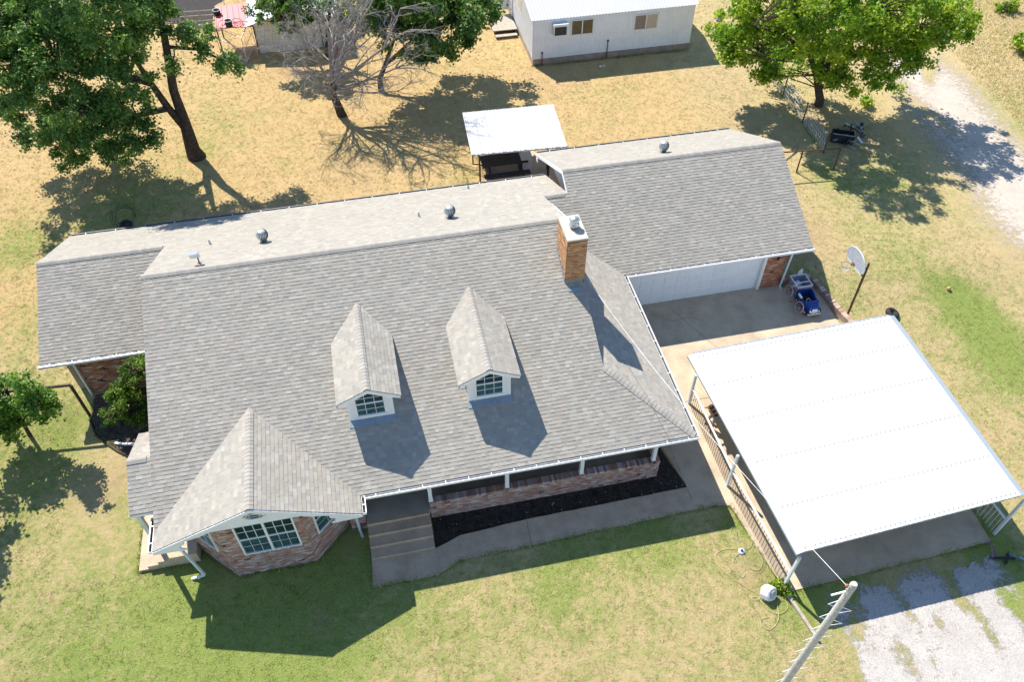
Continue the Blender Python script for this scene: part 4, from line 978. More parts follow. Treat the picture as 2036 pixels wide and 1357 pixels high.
def toy_truck():
    g0 = gz(24.6)+.03; X0, X1 = 20.0, 20.75; yf, yr = 24.02, 25.3; xm = (X0+X1)/2
    t_ = thing('toy_truck', 'blue plastic ride-on toy truck with an open black cab and a chrome grille', 'toy truck', (xm, 24.5, g0))
    b = MB()
    def sect(y, hw, z0, z1, tp): return [(xm-hw,y,g0+z0),(xm+hw,y,g0+z0),(xm+hw,y,g0+z0+(z1-z0)*.6),(xm+hw*tp,y,g0+z1),(xm-hw*tp,y,g0+z1),(xm-hw,y,g0+z0+(z1-z0)*.6)]
    ss = [sect(yf,.25,.14,.38,.85), sect(yf+.06,.29,.12,.44,.85), sect(yf+.34,.34,.12,.49,.82), sect(yf+.42,.37,.12,.52,.85)]
    vs = [p for s_ in ss for p in s_]; fs = [tuple(range(6))[::-1]]+[(i*6+j, i*6+(j+1) % 6, (i+1)*6+(j+1) % 6, (i+1)*6+j) for i in range(3) for j in range(6)]+[tuple(range(18, 24))]
    b.add(vs, fs)
    for s_ in (-1, 1): b.prism([(xm+s_*.375,yf+.42,g0+.12),(xm+s_*.375,yr,g0+.12),(xm+s_*.375,yr,g0+.62),(xm+s_*.375,yr-.25,g0+.62),(xm+s_*.375,yr-.55,g0+.5),(xm+s_*.375,yf+.42,g0+.54)], (-s_*.05, 0, 0))
    b.box((xm-.375,yr-.05,g0+.12), (xm+.375,yr,g0+.62)); b.box((xm-.37,yf+.4,g0+.12), (xm+.37,yf+.5,g0+.56))
    obj('truck_body', b, M['blue'], t_)
    c = MB(); c.box((xm-.325,yf+.5,g0+.1), (xm+.325,yr-.05,g0+.18)); c.box((xm-.25,yr-.35,g0+.18), (xm+.25,yr-.1,g0+.3)); obj('cab_seat', c, M['black'], t_)
    c = MB(); c.prism([(xm-.16,yf-.012,g0+.2),(xm+.16,yf-.012,g0+.2),(xm+.15,yf-.012,g0+.36),(xm+.09,yf-.012,g0+.41),(xm-.09,yf-.012,g0+.41),(xm-.15,yf-.012,g0+.36)], (0,.02,0)); c.box((xm-.33,yf-.05,g0+.1), (xm+.33,yf+.02,g0+.17)); obj('grille', c, M['palegrey'], t_)
    for s_ in (-1, 1):
        l_ = MB(); l_.tube([(xm+s_*.22,yf-.02,g0+.3),(xm+s_*.22,yf+.03,g0+.3)], .05, 10); obj('headlight', l_, M['palegrey'], t_)
        for y in (yf+.2, yr-.2):
            w_ = MB(); w_.tube([(xm+s_*.3,y,g0+.14),(xm+s_*.41,y,g0+.14)], .14, 14); W_ = obj('wheel', w_, M['black'], t_); h = MB(); h.tube([(xm+s_*.405,y,g0+.14),(xm+s_*.42,y,g0+.14)], .07, 10); obj('hub_cap', h, M['palegrey'], W_)
    s_ = MB(); s_.torus((xm-.1,yf+.6,g0+.5), (0,-.7,.6), .1, .014, 14, 6); obj('steering_wheel', s_, M['palegrey'], t_)
toy_truck()

def crate():
    g0 = gz(25.7)+.03; X0, X1, Y0, Y1 = 19.98, 20.78, 25.35, 26.2
    t_ = thing('toy_cot', 'pale grey open wooden toy box with white rim behind the toy truck', 'toy box', ((X0+X1)/2, 25.6, g0))
    b = MB()
    for lo, hi in (((X0,Y0,.06),(X1,Y0+.03,.6)), ((X0,Y1-.03,.06),(X1,Y1,.6)), ((X0,Y0+.031,.06),(X0+.03,Y1-.031,.6)), ((X1-.03,Y0+.031,.06),(X1,Y1-.031,.6)), ((X0+.03,Y0+.03,.06),(X1-.03,Y1-.03,.1))):
        b.box((lo[0],lo[1],g0+lo[2]), (hi[0],hi[1],g0+hi[2]))
    obj('box_side', b, M['mauve'], t_)
    r = MB(); z = g0+.615
    for a_, b_ in (((X0,Y0),(X1,Y0)),((X1,Y0),(X1,Y1)),((X1,Y1),(X0,Y1)),((X0,Y1),(X0,Y0))): r.bar((*a_,z), (*b_,z), .05, .03)
    r.bar((X0+.02,Y0+.3,z), (X1,Y0+.3,z), .05, .03); obj('rim', r, M['white'], t_)
    k = MB(); k.prism([(X0+.35,Y1-.02,g0+.5),(X0+.62,Y1-.02,g0+.5),(X0+.60,Y1-.02,g0+.95),(X0+.50,Y1-.02,g0+1.05),(X0+.38,Y1-.02,g0+.9)], (0,.03,0)); obj('headboard', k, M['palegrey'], t_)
    c = MB(); c.obox((X0+.3,Y0+.55,g0+.25), (.18,.05,0), (-.04,.14,0), (0,0,.12)); obj('bundle', c, M['white'], t_)
M['mauve'] = mat('mauve_grey', (.38,.35,.40), .7, nscale=4)
crate()

pl = thing('brick_planter', 'low brick edging wall with rowlock top along the drive by the hoop', 'brick wall', (21.3, 24.5, -.3)); PB = []
pts = [(19.62,26.28), (20.9,26.28), (21.15,26.05), (21.92,22.75)]
for i in range(3):
    a_ = np.array(pts[i]); b_ = np.array(pts[i+1]); d = (b_-a_)/np.linalg.norm(b_-a_); n = np.array([-d[1], d[0]])
    nn = n  # outside = away from the drive
    z0 = gz((a_[1]+b_[1])/2)
    c = MB()
    c.prism([(*a_,gz(a_[1])-.2),(*b_,gz(b_[1])-.2),(*b_,gz(b_[1])+.26),(*a_,gz(a_[1])+.26)], (*(nn*.22), 0)); obj('wall_core', c, M['mortar'], pl)
    L = np.linalg.norm(b_-a_); ns = max(1, int(L/.235))
    for k in range(4):
        for j in range(ns):
            s0 = L*(j+(.0 if k % 2 else .5))/ns+.005; s1 = min(L, L*(j+1+(.0 if k % 2 else .5))/ns-.005)
            if s1-s0 < .05: continue
            p = a_+d*s0; q = a_+d*s1; zz = gz(p[1])-.06+k*.083; zq = gz(q[1])-.06+k*.083; f = -nn*.014
            vs = [(*p,zz),(*q,zq),(*q,zq+.072),(*p,zz+.072),(*(p+f),zz),(*(q+f),zq),(*(q+f),zq+.072),(*(p+f),zz+.072)]
            col = tuple(np.array(rnd.choices([t_[0] for t_ in PAL], [t_[1] for t_ in PAL])[0])*rnd.uniform(.85,1.15))
            m_ = MB(); m_.add(vs, [(4,5,6,7),(0,1,5,4),(1,2,6,5),(2,3,7,6),(3,0,4,7)], col); obj('brick', m_, M['brick'], pl)
    nr = int(L/.1)
    for j in range(nr):
        p = a_+d*(L*j/nr+.005)-nn*.02; q = a_+d*(L*(j+1)/nr-.005)-nn*.02; f = nn*.26; zp, zq = gz(p[1])+.265, gz(q[1])+.265
        col = tuple(np.minimum(np.array(rnd.choice([(.50,.36,.28),(.42,.25,.18),(.55,.44,.36),(.38,.2,.14)]))*rnd.uniform(.9,1.15), .9)); h = .085
        m_ = MB(); m_.add([(*p,zp),(*q,zq),(*(q+f),zq),(*(p+f),zp),(*p,zp+h),(*q,zq+h),(*(q+f),zq+h),(*(p+f),zp+h)], [(4,5,6,7),(0,1,5,4),(1,2,6,5),(2,3,7,6),(3,0,4,7)], col); obj('brick', m_, M['brick'], pl)

c = G(1885,577); m_ = MB(); m_.lathe([(0,-.11),(.065,-.09),(.105,-.03),(.105,.03),(.065,.09),(0,.11)], c+[0,0,.11], 16); tag(obj('ball', m_, mat('ball_tan', (.55,.36,.14), .6, nscale=12, col2=(.4,.24,.1))), 'small tan ball lying alone on the right lawn', 'ball')
def tyre(c, ax, R, r, label):
    t_ = thing('tyre', label, 'tyre', c); m_ = MB(); m_.torus(c, ax, R-r, r, 28, 10); obj('tread', m_, M['black'], t_)
    m_ = MB(); m_.torus(c, ax, R-r*2.0, r*.35, 24, 6); obj('bead', m_, M['darkpipe'], t_)
c = G(1772,628); tyre(c+[.0,0,.16], (.25,-.1,.96), .36, .13, 'black tyre lying on the grass behind the back corner of the carport')

# scooters
def scooter(base, head, hb, colm, label, wheel):
    t_ = thing('kick_scooter', label, 'scooter', base); b, h = np.asarray(base, float), np.asarray(head, float); d = (h-b); d[2] = 0; L = np.linalg.norm(d); d /= L
    m_ = MB(); m_.bar(b+[0,0,.07], b+d*L+[0,0,.07], .11, .03); obj('deck', m_, M['black'], t_)
    s_ = MB(); s_.tube([b+d*L+[0,0,.07], np.asarray(hb[0])], .02, 8); obj('stem', s_, colm, t_)
    k = MB(); k.tube([hb[1], hb[0], hb[2]], .018, 7); obj('handlebar', k, M['palegrey'] if wheel else colm, t_)
    for p in (b, b+d*(L+.08)):
        w_ = MB(); w_.torus(p+[0,0,.05], (d[1],-d[0],.5), .045, .02, 14, 6); obj('wheel', w_, M['black'], t_)
a_ = G(1973,1112); b_ = G(1968,1083)
scooter(G(2016,1113), a_, (b_+[0,0,.10], b_+[-.05,.14,.1], b_+[.06,-.16,.1]), mat('pink_plastic', (.5,.12,.3), .4), 'pink kick scooter lying on its side in the carport shade', 0)
a_ = G(2003,1104); b_ = G(2032,1120)
scooter(G(1998,1122), a_, (b_+[0.1,0,.12], b_+[.0,.2,.1], b_+[.2,-.2,.1]), mat('teal_blue', (.03,.22,.42), .4), 'blue kick scooter lying on its side at the edge of the gravel', 1)

# hose reel, hoses, sprinkler
c = G(1524,1186); t_ = thing('hose_reel', 'pale grey plastic hose reel box standing on the lawn by the carport post', 'hose reel', c)
ax = np.array([.45,-.75,.49]); ax /= np.linalg.norm(ax)
m_ = MB(); x_ = np.cross(ax, (0,0,1)); x_ /= np.linalg.norm(x_); y_ = np.cross(x_, ax); ctr = c+[0,0,.28]; prof = []
for k in range(18):
    an = 2*math.pi*k/18; r_ = .27*(1.12 if abs(math.cos(2*an+.6)) > .9 else 1); prof.append(ctr+x_*r_*math.cos(an)+y_*r_*math.sin(an))
m_.prism([p-ax*.17 for p in prof], ax*.34); m_.prism([p+ax*.17 for p in [ctr+(q-ctr)*.92 for q in prof]], ax*.03)
m_.obox(ctr-y_*.1+x_*.18-[0,0,.2], x_*.05, y_*.05, (0,0,.12)); m_.obox(ctr-y_*.1-x_*.18-[0,0,.2], x_*.05, y_*.05, (0,0,.12)); obj('reel_case', m_, M['palegrey'], t_)
m_ = MB(); m_.lathe([(0,0),(.17,0),(.17,.02),(0,.02)], (0,0,0), 20)
rot = np.stack([x_, y_, ax], 1); m_.v = [tuple(rot@np.array(v_)+ctr+ax*.2) for v_ in m_.v]; obj('drum_face', m_, M['drumgrey'] if 'drumgrey' in M else M['boardgrey'], t_)
def hose(pix, colm, label, group='garden hoses on the front lawn', r=.0105):
    pts = [G(*p) for p in pix]; out = []
    for i in range(len(pts)-1):
        p0, p1, p2, p3 = pts[max(i-1,0)], pts[i], pts[i+1], pts[min(i+2,len(pts)-1)]
        for k in range(8):
            t = k/8; q = .5*((2*p1)+(-p0+p2)*t+(2*p0-5*p1+4*p2-p3)*t*t+(-p0+3*p1-3*p2+p3)*t**3); q[2] = gz(q[1])+.03; out.append(q)
    m_ = MB(); m_.tube(out, r, 6); return tag(obj('garden_hose', m_, colm), label, 'hose', group)
hose([(1471,1094),(1440,1094),(1424,1104),(1424,1121),(1437,1136),(1462,1156),(1490,1174),(1512,1186)], M['yellow'], 'yellow hose curving from the sprinkler hub across the lawn to the reel')
hose([(1471,1102),(1460,1112),(1458,1128),(1466,1142),(1476,1150),(1481,1142),(1470,1124),(1462,1108)], M['greenhose'], 'dull hose loop just below the sprinkler hub')
hose([(1470,1092),(1468,1078),(1456,1068),(1453,1056),(1458,1050),(1468,1060),(1474,1080)], M['greenhose'], 'dull hose loop just above the sprinkler hub')
hose([(1480,1094),(1492,1090),(1495,1078),(1492,1066),(1500,1080),(1508,1100),(1516,1118),(1510,1134),(1495,1134),(1484,1120),(1478,1104)], M['greenhose'], 'dull hose loop between the sprinkler hub and the railing')
hose([(1514,1190),(1500,1196),(1494,1190),(1506,1190),(1518,1204),(1532,1218),(1552,1222),(1566,1210),(1560,1196),(1545,1200),(1548,1222),(1545,1240),(1530,1254),(1514,1246),(1514,1234),(1530,1228)], M['yellow'], 'yellow hose tangled in loops below the hose reel')
c = G(1474,1098); t_ = thing('sprinkler', 'small round blue and white sprinkler hub on the front lawn', 'sprinkler', c)
m_ = MB(); m_.lathe([(0,.0),(.13,.0),(.13,.06),(.09,.08),(0,.08)], c, 16); obj('disc', m_, M['palegrey'], t_); m_ = MB(); m_.lathe([(0,.08),(.06,.08),(.05,.14),(0,.15)], c, 12); obj('cap', m_, M['blue'], t_)

# utility pole with wire steps, and the service wire to the house
pb = G(1500,1444); pt = None
for zz in np.linspace(4, 12, 801):
    q = proj((pb[0], pb[1], zz))
    if q[1] < 1162: pt = np.array([pb[0], pb[1], zz]); break
pole = thing('utility_pole', 'weathered pale wooden utility pole with white wire rungs up both sides', 'utility pole', pb)
m_ = MB(); m_.tube([pb-[0,0,.3], (pb+pt)/2, pt-[0,0,.06], pt], [.125,.11,.092,.07], 16); obj('pole_shaft', m_, M['pole'], pole)
hdv = np.array([RT[0], RT[1], 0])
for k in range(13):
    for s_ in (-1, 1):
        zz = pt[2]-.95-.78*k-(.4 if s_ > 0 else 0)
        if zz < 1: continue
        a_ = np.array([pb[0], pb[1], zz])+hdv*s_*.11; tip = np.array([pb[0], pb[1], zz+.02])+hdv*s_*.36-np.array([0,.05,.12]); b_ = a_-[0,0,.34]
        r_ = MB(); r_.tube([a_, tip, b_], .009, 6); obj('pole_step', r_, M['white'], pole)
m_ = MB(); m_.tube([np.array([pb[0],pb[1],pt[2]-.42])-hdv*.08, np.array([pb[0],pb[1]-.02,pt[2]-.60])-hdv*.40], .028, 8); obj('bracket_arm', m_, M['white'], pole)
ins = pt-hdv*.15-[0,0,.12]; m_ = MB(); m_.lathe([(0,-.06),(.04,-.05),(.03,0),(.04,.04),(0,.05)], ins, 10); obj('insulator', m_, M['terracotta'], pole)
end = np.array([8.02,23.4,5.52]); wire = []
for k in range(25):
    t = k/24; q = ins+(end-ins)*t; q[2] -= .5*math.sin(math.pi*t); wire.append(q)
m_ = MB(); m_.tube(wire, .0075, 6); tag(obj('service_wire', m_, M['cable']), 'thin pale service wire running from the wooden pole over the carport to the chimney', 'wire')

# pipe fences
def pipe_frame(name, label, posts, rails, r, material, cat='pipe frame'):
    t_ = thing(name, label, cat, posts[0][0])
    for a_, b_ in posts: m_ = MB(); m_.tube([np.array(a_)-[0,0,.1], b_], r, 8); obj('fence_post', m_, material, t_)
    for a_, b_ in rails: m_ = MB(); m_.tube([a_, b_], r*.95, 8); obj('fence_rail', m_, material, t_)
def up(px, py, h): g_ = G(px, py); return (g_, g_+np.array([0, 0, h]))
p1, p2 = up(1583,343,1.5), up(1657,337,1.47); p0 = p1[1]+(p1[1]-p2[1])*.6
pipe_frame('pipe_fence', 'rusty brown pipe fence frame beside the garage end', [p1, p2], [(p0, p2[1])], .045, M['rust'])
l1 = up(178,826,2.12); l0 = l1[1]+np.array([-3.4,.25,.0])
pipe_frame('pipe_fence', 'dark pipe post and rail beside the small tree and the corner bed', [l1, (l0-[0,0,2.1], l0)], [(l1[1], l0)], .07, M['darkpipe'])
# wire mesh fence under the right tree
fA = G(1637,304); fB = G(1520,138); wf = thing('wire_fence', 'sagging wire mesh fence with dark posts under the bright green tree', 'fence', fA)
for t in (0, .33, .66, 1):
    q = fA+(fB-fA)*t; m_ = MB(); m_.tube([q-[0,0,.1], q+[0,0,1.45]], .04, 8); obj('fence_post', m_, M['rust'] if t == 0 else M['darkpipe'], wf)
m_ = MB(); dd = fB-fA; L = np.linalg.norm(dd)
for k in range(int(L/.3)):
    q = fA+dd*(k*.3/L); m_.tube([q+[0,0,.03], q+dd/L*.5+[0,0,1.2]], .011, 3, cap=False)
for h in (.05,.3,.55,.8,1.05,1.22): m_.tube([fA+[0,0,h], fB+[0,0,h]], .011, 3, cap=False)
obj('wire_mesh', m_, M['palegrey'], wf, kind='stuff')
# scrap heap
c = G(1672,290); sc = thing('scrap_heap', 'black metal trough and a heap of grey scrap beside the mesh fence', 'scrap heap', c)
m_ = MB(); A, B = G(1651,283), G(1694,289); d = (B-A); d /= np.linalg.norm(d); n = np.array([-d[1], d[0], 0]); L = np.linalg.norm(B-A)
for q, hx, hy, hz in ((A+d*L/2, L/2, .03, .28), (A+d*L/2+n*.6, L/2, .03, .28), (A+n*.3, .03, .33, .28), (B+n*.3, .03, .33, .28), (A+d*L/2+n*.3-[0,0,.2], L/2, .33, .03)): m_.obox(q+[0,0,.32], d*hx, n*hy, (0,0,hz))
obj('trough', m_, M['black'], sc); m_ = MB(); m_.bar(A+[0,0,.63], B+[0,0,.63], .05, .04); m_.bar(B+[0,0,.63], B+n*.6+[0,0,.63], .05, .04); obj('trough_rim', m_, M['alu'], sc)
r2 = random.Random(3)
for i in range(26):
    q = G(1655+r2.uniform(0,58), 248+r2.uniform(0,44)); a_ = r2.uniform(0, 3.14); l = r2.uniform(.15,.5)
    m_ = MB(); m_.bar(q+[-math.cos(a_)*l,-math.sin(a_)*l,r2.uniform(.05,.4)], q+[math.cos(a_)*l,math.sin(a_)*l,r2.uniform(.1,.6)], r2.uniform(.05,.2), r2.uniform(.02,.06)); obj('scrap_piece', m_, r2.choice([M['darkpipe'],M['alu'],M['black'],M['flash']]), sc)
m_ = MB()
for i in range(3): q = G(1690+i*5,296+i*3); m_.torus(q+[0,0,.35], (.6,.6,.3), .28, .012, 18, 5)
obj('scrap_hoop', m_, M['alu'], sc)
# hose, tyre and stake behind the house
c = G(247,440); m_ = MB()
for k in range(3):
    m_.torus(c+[.05*k,.1*k,.35-.1*k], (.25*(k-1),-.5,.8), .68-.08*k, .016, 36, 6)
tag(obj('garden_hose', m_, M['darkwood']), 'dark hose coil lying in the big tree shade behind the house', 'hose')
c = G(252,452); tyre(c+[0,0,.14], (0,-.2,1), .36, .12, 'black tyre in the shade beside the hose coil behind the house')
g_ = G(168,468); m_ = MB(); m_.tube([g_-[0,0,.1], g_+[-.1,0,1.5]], .02, 6); tag(obj('stake', m_, M['alu']), 'thin pale stake standing behind the left wing roof', 'stake')

# ------------------------------------------------------------------ picnic shelter and table
sBL, sBR, sFR, sFL = P(920,224,2.35), P(1100,207,2.35), P(1128,291,2.1), P(938,308,2.1)
sh = thing('picnic_shelter', 'small open shelter with a flat white ribbed metal roof on rusty posts', 'shelter', (8.4, 39.5, 0))
sq = lambda u, v: (1-u)*(1-v)*sBL+u*(1-v)*sBR+u*v*sFR+(1-u)*v*sFL
for k in range(9):
    u0, u1 = k/9, (k+1)/9; prof = []
    for j in range(3):
        a_ = u0+(u1-u0)*j/3; dw = (u1-u0)/3; prof += [(a_,.028 if j == 0 else 0),(a_+dw*.6,0),(a_+dw*.68,.026),(a_+dw*.82,.026),(a_+dw*.9,0)]
    prof.append((u1,.024)); vs = [sq(uu, v_)+[0,0,h] for v_ in (0,.5,1) for uu, h in prof]; n = len(prof)
    fs = [(i*n+j, i*n+j+1, (i+1)*n+j+1, (i+1)*n+j) for i in range(2) for j in range(n-1)]; m_ = MB(); m_.add(vs, fs); m_.add([v_-np.array([0,0,.01]) for v_ in vs], fs); obj('roof_panel', m_, M['metalroof'], sh)
m_ = MB(); m_.bar(sFL-[0,0,.04], sFR-[0,0,.04], .03, .07); m_.bar(sFL-[0,0,.04], sBL-[0,0,.04], .03, .07); obj('edge_trim', m_, M['greywhite'], sh)
g1 = G(955,365)
for q in (g1, np.array([sFR[0]-.3, g1[1], 0]), np.array([sFR[0]-.9, g1[1]+.5, 0]), np.array([g1[0], sBL[1]-.4, 0]), np.array([sFR[0]-.3, sBL[1]-.4, 0])):
    m_ = MB(); m_.tube([(q[0],q[1],-.1), (q[0],q[1],2.08 if q[1] < 39 else 2.28)], .05, 8); obj('shelter_post', m_, M['rust'], sh)
m_ = MB(); m_.bar((sFL[0]+.1,g1[1],2.0), (sFR[0]-.1,g1[1],2.0), .06, .08); m_.bar((sBL[0]+.1,sBL[1]-.4,2.22), (sBR[0]-.1,sBL[1]-.4,2.22), .06, .08)
for k in range(6): x = sFL[0]+.2+k*1.0; m_.bar((x,sFL[1]+.1,2.04), (x+.1,sBL[1]-.1,2.26), .04, .06)
obj('roof_beam', m_, M['rust'], sh)
m_ = MB(); q = sFL+[.05,.0,-.08]; m_.tube([q, q-[0,0,.55], q+[.45,.3,-.85], q+[.9,.35,-1.3]], .04, 8); obj('downspout', m_, M['darkpipe'], sh)
tb = thing('picnic_table', 'heavy dark wooden picnic table with benches under the white shelter', 'picnic table', (7.5, 38.6, 0))
C_ = P(1002,317,.82); tx0, tx1 = C_[0]-1.35, C_[0]+1.35; ty = C_[1]
for k in range(4): m_ = MB(); m_.box((tx0,ty-.5+k*.25,.76), (tx1,ty-.5+k*.25+.24,.82)); obj('plank', m_, M['darkwood'], tb)
for s_ in (-1, 1):
    for k in range(2): m_ = MB(); m_.box((tx0,ty+s_*.95-.2+k*.2,.42), (tx1,ty+s_*.95-.2+k*.2+.19,.47)); obj('plank', m_, M['darkwood'], tb)
for x in (tx0+.35, tx1-.45):
    m_ = MB(); m_.box((x,ty-.4,0), (x+.12,ty+.4,.76)); m_.box((x+.02,ty-1.1,.36), (x+.1,ty+1.1,.42)); m_.box((x+.01,ty-1.05,0), (x+.11,ty-.85,.36)); m_.box((x+.01,ty+.85,0), (x+.11,ty+1.05,.36)); obj('leg', m_, M['darkwood'], tb)
c = P(1046,310,.9); m_ = MB(); m_.box((c[0]-.3,c[1]-.3,0), (c[0]+.3,c[1]+.4,.84)); m_.box((c[0]-.34,c[1]-.34,.84), (c[0]+.34,c[1]+.44,.9)); tag(obj('storage_box', m_, M['greywhite']), 'pale grey box beside the dark picnic table', 'box')
c = G(1096,352); m_ = MB(); m_.obox(c+[0,0,.5], (.22,0,0), (0,.2,0), (0,0,.35)); m_.lathe([(0,.3),(.25,.3),(.27,.1),(.2,0)], c+[0,0,.6], 12); m_.tube([c+[.2,.1,0], c+[.25,.15,.9]], .03, 6); tag(obj('grill', m_, M['black']), 'black barbecue grill in the corner between the roofs', 'grill')

# ------------------------------------------------------------------ mobile building
def building():
    FL, FR = np.array([12.08,50.1,0]), np.array([23.5,50.02,0]); D = 10.0; H = 3.25; F_ = .45
    b = thing('portable_building', 'long white ribbed metal building on a stained block footing behind the yard', 'building', (17.8, 55, 0))
    m_ = MB(); m_.box((FL[0]+.03,FL[1]+.03,-.2), (FR[0]-.03,FL[1]+D,F_)); obj('foundation', m_, M['found'], b)
    for i in range(18):
        x0 = FL[0]+.05+i*.635
        m_ = MB(); m_.box((x0+.01,FL[1]+.005,.0), (x0+.62,FL[1]+.03,F_-.02)); obj('footing_block', m_, M['found'], b)
    m_ = MB(); m_.prism([(FL[0]+.05,FL[1]+.06,F_),(FR[0]-.05,FL[1]+.06,F_),(FR[0]-.05,FL[1]+D,F_),(FL[0]+.05,FL[1]+D,F_)], (0,0,H-F_-.02)); m_.prism([(FL[0]+.05,FL[1],H-.02),(FL[0]+.05,FL[1]+D/2,H+1.05),(FL[0]+.05,FL[1]+D,H-.02)], (FR[0]-FL[0]-.1,0,0)); obj('wall_core', m_, M['metalwall'], b)
    def panel(p, d, n, wd, z0, z1f, k):
        m2 = MB(); m2_v = []; prof = []; nr = 5
        for j in range(nr):
            a_ = wd*j/nr; dw = wd/nr; prof += [(a_,0),(a_+dw*.55,0),(a_+dw*.63,.022),(a_+dw*.87,.022),(a_+dw*.95,0)]
        prof.append((wd,0)); vs = []
        for (s_, o_) in prof: q = p+d*s_+n*o_; vs += [(q[0],q[1],z0), (q[0],q[1],z1f(s_))]
        fs = [(2*j, 2*j+2, 2*j+3, 2*j+1) for j in range(len(prof)-1)]; m2.add(vs, fs); obj('wall_panel', m2, M['metalwall'], b)
    NPn = 12; wd = (FR[0]-FL[0])/NPn
    for i in range(NPn): panel(FL+np.array([wd*i,.03,0]), np.array([1,0,0]), np.array([0,-1,0]), wd-.004, F_, lambda s_: H, i)
    for i in range(10):
        p = FL+np.array([.03,D-1.0*i,0]); panel(p, np.array([0,-1,0]), np.array([-1,0,0]), .996, F_, lambda s_, i=i: H+1.05*(1-abs((D-1.0*i-s_)-D/2)/(D/2)), i)
    ew = .10
    for i in range(13):
        x0 = FL[0]-.1+i*(FR[0]-FL[0]+.25)/13; x1 = FL[0]-.1+(i+1)*(FR[0]-FL[0]+.25)/13
        for s_ in (0, 1):
            prof = []
            for j in range(4): a_ = x0+(x1-x0)*j/4; dw = (x1-x0)/4; prof += [(a_,.0),(a_+dw*.5,0),(a_+dw*.6,.03),(a_+dw*.85,.03),(a_+dw*.95,0)]
            prof.append((x1,0)); y0, y1 = (FL[1]-ew, FL[1]+D/2) if s_ == 0 else (FL[1]+D+ew, FL[1]+D/2)
            vs = [(x,y,zz+h) for y, zz in ((y0,H),(y1,H+1.09)) for x, h in prof]; n = len(prof); m_ = MB(); fs = [(j,j+1,n+j+1,n+j) for j in range(n-1)]; m_.add(vs, fs); m_.add([(q[0],q[1],q[2]-.012) for q in vs], fs); obj('roof_panel', m_, M['metalroof'], b)
    m_ = MB(); m_.box((FL[0]-.03,FL[1]-.0,F_), (FL[0]+.06,FL[1]+.04,H)); m_.bar((FL[0]-.09,FL[1]-ew,H+.0), (FL[0]-.09,FL[1]+D/2,H+1.09), .05, .1); m_.bar((FR[0]+.13,FL[1]-ew,H), (FR[0]+.13,FL[1]+D/2,H+1.09), .05, .1); obj('corner_trim', m_, M['white'], b)
    for (xa, xb, za, zb_, gm) in ((14.74,16.26,1.95,2.98,('glass2','glass2')), (19.2,20.85,1.85,2.9,('tanglass','tan'))):
        y = FL[1]; fr_ = MB()
        for q, r_ in (((xa,y-.0,za),(xb,y-.0,za)), ((xa,y,zb_),(xb,y,zb_)), ((xa,y,za),(xa,y,zb_)), ((xb,y,za),(xb,y,zb_)), (((xa+xb)/2,y,za),((xa+xb)/2,y,zb_))): fr_.bar(q, r_, .07, .09, (0,1,0))
        W_ = obj('window', fr_, M['white'], b)
        for k in (0, 1):
            p = MB(); p.box((xa+.04+k*(xb-xa)/2,y-.012,za+.03), (xa-.03+(k+1)*(xb-xa)/2,y-.002,zb_-.03)); obj('pane', p, M[gm[k]], W_)
    wl = MB(); wl.box((FL[0]-.02,53.6,2.0), (FL[0]+.0,54.9,3.1)); obj('window', wl, M['white'], b); wl = MB(); wl.box((FL[0]-.028,53.7,2.1), (FL[0]-.021,54.8,3.0)); obj('pane', wl, M['tan'], b)
    dr_ = MB(); dr_.box((FL[0]-.1,56.6,.5), (FL[0]-.01,57.6,2.9)); obj('door', dr_, M['white'], b); dr_ = MB(); dr_.box((FL[0]-.95,57.7,.5), (FL[0]-.0,57.76,2.9)); obj('door', dr_, M['white'], b)
    for x, h in ((12.75,.95), (17.4,1.35)):
        m_ = MB(); m_.tube([(x,FL[1]-.06,-.1),(x,FL[1]-.06,h)], .03, 6); m_.box((x-.05,FL[1]-.11,h-.1), (x+.05,FL[1]-.01,h)); obj('standpipe', m_, M['rust'], b)
    ac = MB(); ac.box((13.42,49.72,2.2), (14.38,50.1,2.98)); A_ = obj('window_cooler', ac, M['greywhite'], b)
    m_ = MB(); m_.box((13.5,49.70,2.23), (14.3,49.718,2.80)); obj('cooler_louvre', m_, M['gutterdark'], A_); m_ = MB(); m_.box((13.38,49.66,2.84), (14.42,49.72,3.0)); obj('cooler_rim', m_, M['white'], A_)
M['glass2'] = mat('brown_glass', (.10,.085,.05), .12, nscale=3, col2=(.05,.045,.03), spec=.6); M['tanglass'] = mat('curtain_dim', (.26,.22,.19), .3, nscale=6, col2=(.2,.17,.15))
building()
dk = thing('wooden_deck', 'low weathered plank deck with a step at the side door of the white building', 'deck', (11.3, 55.8, 0))
dy = [54.75,55.15,55.55,55.95,56.35,56.75]
for i, y in enumerate(dy):
    m_ = MB(); m_.box((10.25+rnd.uniform(-.05,.05),y,.36), (12.02,y+.385,.42)); obj('plank', m_, M['wood'], dk)
m_ = MB(); m_.box((10.35,54.25,.14), (11.95,54.62,.2)); obj('plank', m_, M['wood'], dk)
for x in (10.4, 11.85): m_ = MB(); m_.box((x,54.8,0), (x+.09,57.1,.36)); m_.box((x,54.3,0), (x+.08,54.6,.14)); obj('bearer', m_, M['darkwood'], dk)

